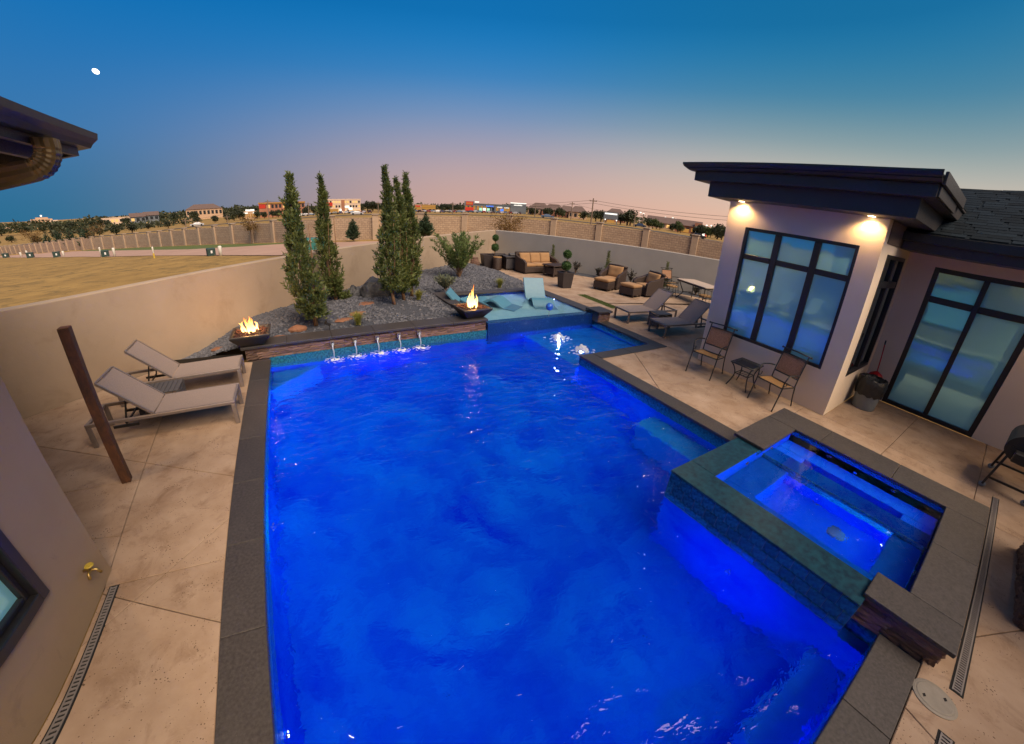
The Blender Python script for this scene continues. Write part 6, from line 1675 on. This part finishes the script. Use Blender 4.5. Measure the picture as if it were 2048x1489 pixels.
t = thing('roadside_sign', 'wide roadside sign board with a white lit panel above orange lights', 'sign', polar(43.6,150), face(43.6))
MB().box(-2.6,2.6,0,.3,1.8,4.4).build('board', M['grey_far'], t); MB().box(-2.2,2.2,-.05,0,3.5,4.0).build('lit_panel', M['lit_white'], t); MB().box(-1.2,1.4,-.05,0,.6,1.5).build('orange_panel', M['lit_yellow'], t)
for s in (-2.3, 2.3): MB().box(s-.15,s+.15,0,.3,-1,1.8).build('sign_post', M['grey_far'], t)
for s in (-1.9, 2.2): MB().sphere((s,-.1,1.6), .25, n=8, m=6).build('sign_lamp', M['lit_white'], t)
t = thing('red_white_sign', 'small red and white lit sign beside the brick diner', 'sign', polar(56.2,150), face(56.2))
MB().box(-.9,.9,0,.3,.2,2.2).build('board', M['lit_white'], t); MB().box(.95,1.5,0,.3,.1,2.2).build('red_side', M['lit_red'], t); MB().box(-.1,.1,0,.2,-1,.2).build('sign_post', M['grey_far'], t)
# parking area lamps on the right skyline
for i, (az, e) in enumerate(((47.6,1.0),(48.0,.9),(51.0,.75),(52.0,.8),(52.4,.72),(53.4,.70),(56.6,.45),(57.2,.5),(57.9,.42),(58.4,.45))):
    d = 300; x, y, z = polar(az, d); hh = 2.8 + d*math.tan(R(e)) - z
    t = thing('parking_lamp', 'small white parking lot lamp on the skyline past the brick diner', 'lamp', (x,y,z), group='parking lot lamps on the skyline')
    MB().tube([(0,0,-1),(0,0,hh)], .12, 6).build('pole', M['pipe_white'], t); MB().sphere((0,0,hh), .55, 1.3, 1.3, .8, 8, 6).build('lamp_head', M['lit_white'], t)
# utility poles and wires
M['pole_wood'] = P('pole_wood', (.17,.12,.085), (.24,.175,.125), 3, .9, stretch=(1,1,.2))
poles = []
PD = [(-12.9,172,-.95,'utility pole far left beyond the street wall'),(-8.1,190,-.85,'short utility pole before the apartment row'),(-3.05,180,.80,'utility pole with cross arm in front of the brick shop block'),(2.0,200,.35,'thin utility pole right of the brick shop block'),(11.2,200,.35,'utility pole before the trees past the three storey building'),(21.45,160,.45,'utility pole before the parked cars and yellow shop'),(33.0,160,.72,'pole beside the corner shop of the strip mall'),(38.1,170,1.52,'utility pole with cross arm behind the brick houses'),(40.95,118,2.25,'tallest wooden utility pole in the dry field'),(45.9,160,1.0,'leaning utility pole right of the roadside sign'),(46.9,150,.95,'thin pole before the dark round tree'),(48.0,165,.9,'pole beside the parked blue car')]
for az, d, e, lb in PD:
    x, y, z = polar(az, d); hh = 2.8 + d*math.tan(R(e)) - z
    t = thing('utility_pole', lb, 'pole', (x,y,z), face(az), 'utility poles across the field')
    MB().tube([(0,0,-.5),(0,0,hh)], [.22,.15], 8).build('pole', M['pole_wood'], t)
    MB().box(-1.1,1.1,-.08,.08,hh-.9,hh-.72).build('cross_arm', M['pole_wood'], t)
    for s in (-1, 0, 1): MB().lathe([(.06,hh-.72),(.08,hh-.6),(.03,hh-.5)], 6, (s*.95,0,0)).build('insulator', M['slat'], t)
    poles.append((x, y, z+hh-.55, az))
def wire(a, b, lb, sag=1.6, r_=.035):
    a, b = Vector(a), Vector(b); pts = [a.lerp(b, k/14) - Vector((0,0,sag*4*(k/14)*(1-k/14))) for k in range(15)]
    tag(MB().tube(pts, r_, 4).build('power_line', M['black_metal']), lb, 'power line', 'power lines strung across the sky')
seq = [0, 2, 4, 5, 8]
far_l = polar(-40, 260); far_r = polar(66, 90)
for o_ in (0.0, .8):
    ch = [(far_l[0], far_l[1], 2.8+260*math.tan(R(-1.0))+o_*.5)] + [(poles[i][0], poles[i][1], poles[i][2]-o_) for i in seq] + [(far_r[0], far_r[1], 2.8+90*math.tan(R(2.6))-o_)]
    for i in range(len(ch)-1): wire(ch[i], ch[i+1], 'thin dark power line sagging between the utility poles' , 1.2)
for i, j in ((6,7),(7,9)): wire(poles[i][:3], poles[j][:3], 'thin dark power line sagging between the poles behind the houses', 1.0)
# far trees: three crowns, copied
def far_tree(seed, mat):
    random.seed(seed); t = empty('far_tree'); tr = MB().tube([(0,0,-1),(.1,0,1.4),(0,.1,3.2)], [.28,.22,.08], 6)
    lf = MB()
    for c in range(9):
        a = random.random()*6.28; d = random.random()*1.5; cz = 2.2+random.random()*2.6; r_ = random.uniform(.9,1.5)
        tr.tube([(0,0,1.6),(d*.6*math.cos(a), d*.6*math.sin(a), cz*.8),(d*math.cos(a), d*math.sin(a), cz)], [.12,.08,.03], 5)
        for k in range(90):
            u = Vector((random.gauss(0,1), random.gauss(0,1), random.gauss(0,.8))).normalized()*r_*random.uniform(.55,1.1)
            leafquad(lf, Vector((d*math.cos(a), d*math.sin(a), cz))+u, Vector((random.gauss(0,1), random.gauss(0,1), random.gauss(0,1))), .55, .20)
    tr.build('trunk', M['bark'], t); lf.build('crown', M[mat], t); return t
protos = [far_tree(201,'far_tree'), far_tree(202,'far_tree'), far_tree(203,'far_tree_lit_tint')]
for p_ in protos: tag(p_, 'x', 'tree')
used = [0,0,0]
def put_tree(kind, az, d, s, label, sz=1.0, group='trees around the far town'):
    x, y, z = polar(az, d)
    o = protos[kind] if not used[kind] else copy_tree(protos[kind]); used[kind] = 1
    o.location = (x,y,z-.3); o.rotation_euler = (0,0,random.random()*6.28); o.scale = (s,s,s*sz); tag(o, label, 'tree', group)
random.seed(77)
for i in range(46):
    az = -30.5 + 26*i/45 + random.uniform(-.3,.3); d = random.uniform(300,520) if i % 3 else random.uniform(190,260)
    if d < 270: put_tree(i % 2, az, d, random.uniform(.75,1.05), 'dark round tree standing in the belt before the left skyline buildings', .8)
    else: put_tree(i % 2, az, d, random.uniform(1.2,1.9), 'dark tree on the low wooded ridge of the left skyline', .75)
for az, d, s, k in ((-7.3,225,1.1,0),(-6.6,230,1.2,1),(-3.6,222,.8,0),(-2.6,222,.9,1),(-1.9,222,.95,0),(1.6,225,1.0,0),(2.6,225,1.05,1),(3.4,226,.9,0)):
    put_tree(k, az, d, s, 'dark leafy tree in front of the brick shop block', .85)
for i in range(7): put_tree(i % 2, 9.0+i*.75, 245+random.uniform(-10,10), random.uniform(1.2,1.6), 'dense green tree right of the pinkish three storey building', .8)
for i in range(6): put_tree(i % 2, 19.9+i*.45, 265+random.uniform(-8,8), random.uniform(1.0,1.3), 'dark tree between the yellow shop and the strip mall', .8)
for az, d, s in ((32.6,228,.95),(33.1,222,.8),(34.6,210,1.0),(35.0,212,1.05),(36.4,200,1.15),(36.8,202,1.0),(39.9,190,1.0),(41.6,180,1.15),(42.3,182,1.2),(43.0,180,1.1),(45.0,165,1.05),(46.4,160,1.45),(46.0,162,1.2)):
    put_tree(0 if s < 1.05 else 1, az, d, s, 'dark round tree among the brick houses beyond the field', .85)
for az, d, s, k in ((49.0,165,.95,0),(49.5,160,.9,2),(50.0,160,.75,2),(50.5,158,.65,2),(52.2,160,.75,0),(52.9,155,.95,2),(53.3,150,.7,2),(55.4,150,.8,0),(55.8,148,.95,0),(56.9,146,.8,2),(57.3,146,.75,2),(58.2,140,1.2,0),(58.8,138,1.0,0)):
    put_tree(k, az, d, s, 'leafy tree with the shop glow in its leaf colour near the brick diner' if k == 2 else 'dark tree beside the shops near the brick diner', .85)
# wooded horizon, reads as one mass
random.seed(301)
tlm = MB()
for az0, az1, d0, hmin, hmax, n in ((-34,-2,560,5,11,5200),(-4,24,420,3,7,2600),(22,64,430,4,8.5,5200),(-26,-12,300,3,5.5,1500)):
    for i in range(n):
        az = random.uniform(az0, az1); d = d0*random.uniform(.93,1.1); x, y, z = polar(az, d)
        hh = hmin + (hmax-hmin)*(.5+.5*noise.noise((az*1.1, d0*.01, 0)))*(.75+.5*abs(noise.noise((az*5, 2, 0))))
        leafquad(tlm, Vector((x, y, z-2+(hh+2)*random.random()**.8)), Vector((random.gauss(0,1), random.gauss(0,1), random.gauss(0,.7))), random.uniform(2.0,3.4)*d0/500, 1.0*d0/500)
tag(tlm.build('treeline', M['far_tree']), 'dark wooded belt along the horizon behind the far town', kind='stuff')
# cars
def car_mats(): return [P('car_paint_%d' % i, c, None, rough=.3, coat=.6) for i, c in enumerate(((.45,.45,.46),(.03,.05,.10),(.02,.02,.022),(.30,.30,.32),(.16,.02,.02),(.10,.14,.20)))]
CM = car_mats(); M['car_glass'] = P('car_glass', (.01,.012,.015), None, rough=.1)
M['tyre'] = P('tyre', (.012,.012,.012), None, rough=.9)
def make_car(mat):
    t = empty('parked_car')
    sec = [(-2.15,.35),(-2.2,.62),(-1.9,.80),(-1.2,.86),(-.6,1.32),(.7,1.36),(1.35,.92),(2.05,.85),(2.15,.5),(2.1,.32)]
    m = MB(); k = len(sec)
    for y in (-.85,-.78,.78,.85):
        s_ = 1 if abs(y) < .8 else .97
        m.v += [(x, y if z < .95 else y*.82, z*(1 if abs(y) < .8 else .97)) for x, z in sec]
    for j in range(3):
        for i in range(k): m.f.append((j*k+i, j*k+(i+1) % k, (j+1)*k+(i+1) % k, (j+1)*k+i))
    m.f += [tuple(range(k)), tuple(reversed(range(3*k, 4*k)))]
    m.build('body', mat, t)
    MB().box(-.95,1.0,-.72,.72,.93,1.30).build('window_band', M['car_glass'], t)
    for x in (-1.35,1.35):
        for s in (-1, 1): MB().lathe([(.2,-.1),(.33,-.09),(.33,.09),(.2,.1)], 12, (x,s*.80,.33), Matrix.Rotation(R(90),3,'X')).build('wheel', M['tyre'], t)
    for s in (-.6, .6):
        MB().box(-2.24,-2.18,s-.16,s+.16,.60,.72).build('tail_light', M['red_plastic'], t); MB().box(2.10,2.17,s-.16,s+.16,.58,.70).build('headlight', M['pipe_white'], t)
    return t
cars = [make_car(m_) for m_ in CM]; cu = [0]*6
def put_car(k, az, d, rz, label, group='cars parked before the far shops', s=1.0):
    o = cars[k] if not cu[k] else copy_tree(cars[k]); cu[k] = 1
    x, y, z = polar(az, d); o.location = (x,y,z); o.rotation_euler = (0,0,rz+face(az)); o.scale = (s,s,s); tag(o, label, 'car', group)
random.seed(55)
CN = ['silver','navy','black','grey','dark red','steel blue']
for i in range(13):
    k = i % 6; put_car(k, 15.6+i*.62+random.uniform(-.1,.1), 215+random.uniform(-4,6), random.choice((0,R(8),R(80),R(100))), CN[k]+' car parked in the lot before the yellow shop')
for i in range(12):
    k = (i*5+1) % 6; put_car(k, 24.0+i*.62+random.uniform(-.1,.1), 222+random.uniform(-4,5), random.choice((0,R(85),R(95))), CN[k]+' car parked in the lot before the strip mall')
for i in range(8):
    k = (i*5+3) % 6; put_car(k, 4.6+i*.78, 205+random.uniform(-3,3), random.choice((0,R(85))), CN[k]+' car parked before the pinkish three storey building')
for i in range(3): put_car((0,3,5)[i], 1.0+i*.6, 205, 0, CN[(0,3,5)[i]]+' car parked right of the brick shop block')
put_car(0, 8.35, 165, R(180), 'white car driving on the road before the pinkish building', 'cars on the far road', 1.15)
put_car(0, -11.65, 186, R(0), 'white car driving past the utility poles on the far left road', 'cars on the far road', 1.2)
put_car(5, 34.8, 157, R(180), 'bright blue car driving along the field road', 'cars on the far road', 1.2)
put_car(2, 55.7, 115, R(176), 'black car with red tail lights driving along the field road', 'cars on the far road', 1.0)
put_car(1, 47.7, 155, R(0), 'navy car parked before the dark round tree', 'cars on the far road', 1.1)
# asphalt road across the field
rn = [polar(a, d)[:2] for a, d in ((-30,210),(-20,190),(-11.6,178),(-3,160),(8,158),(20,155),(34,150),(46,125),(56,109),(66,98))]
rf_ = [polar(a, d+11)[:2] for a, d in ((-30,210),(-20,190),(-11.6,178),(-3,160),(8,158),(20,155),(34,150),(46,125),(56,109),(66,98))]
strip('far_road', rn, rf_, .06, M['asphalt'], 'dark asphalt road crossing the dry field', 6)
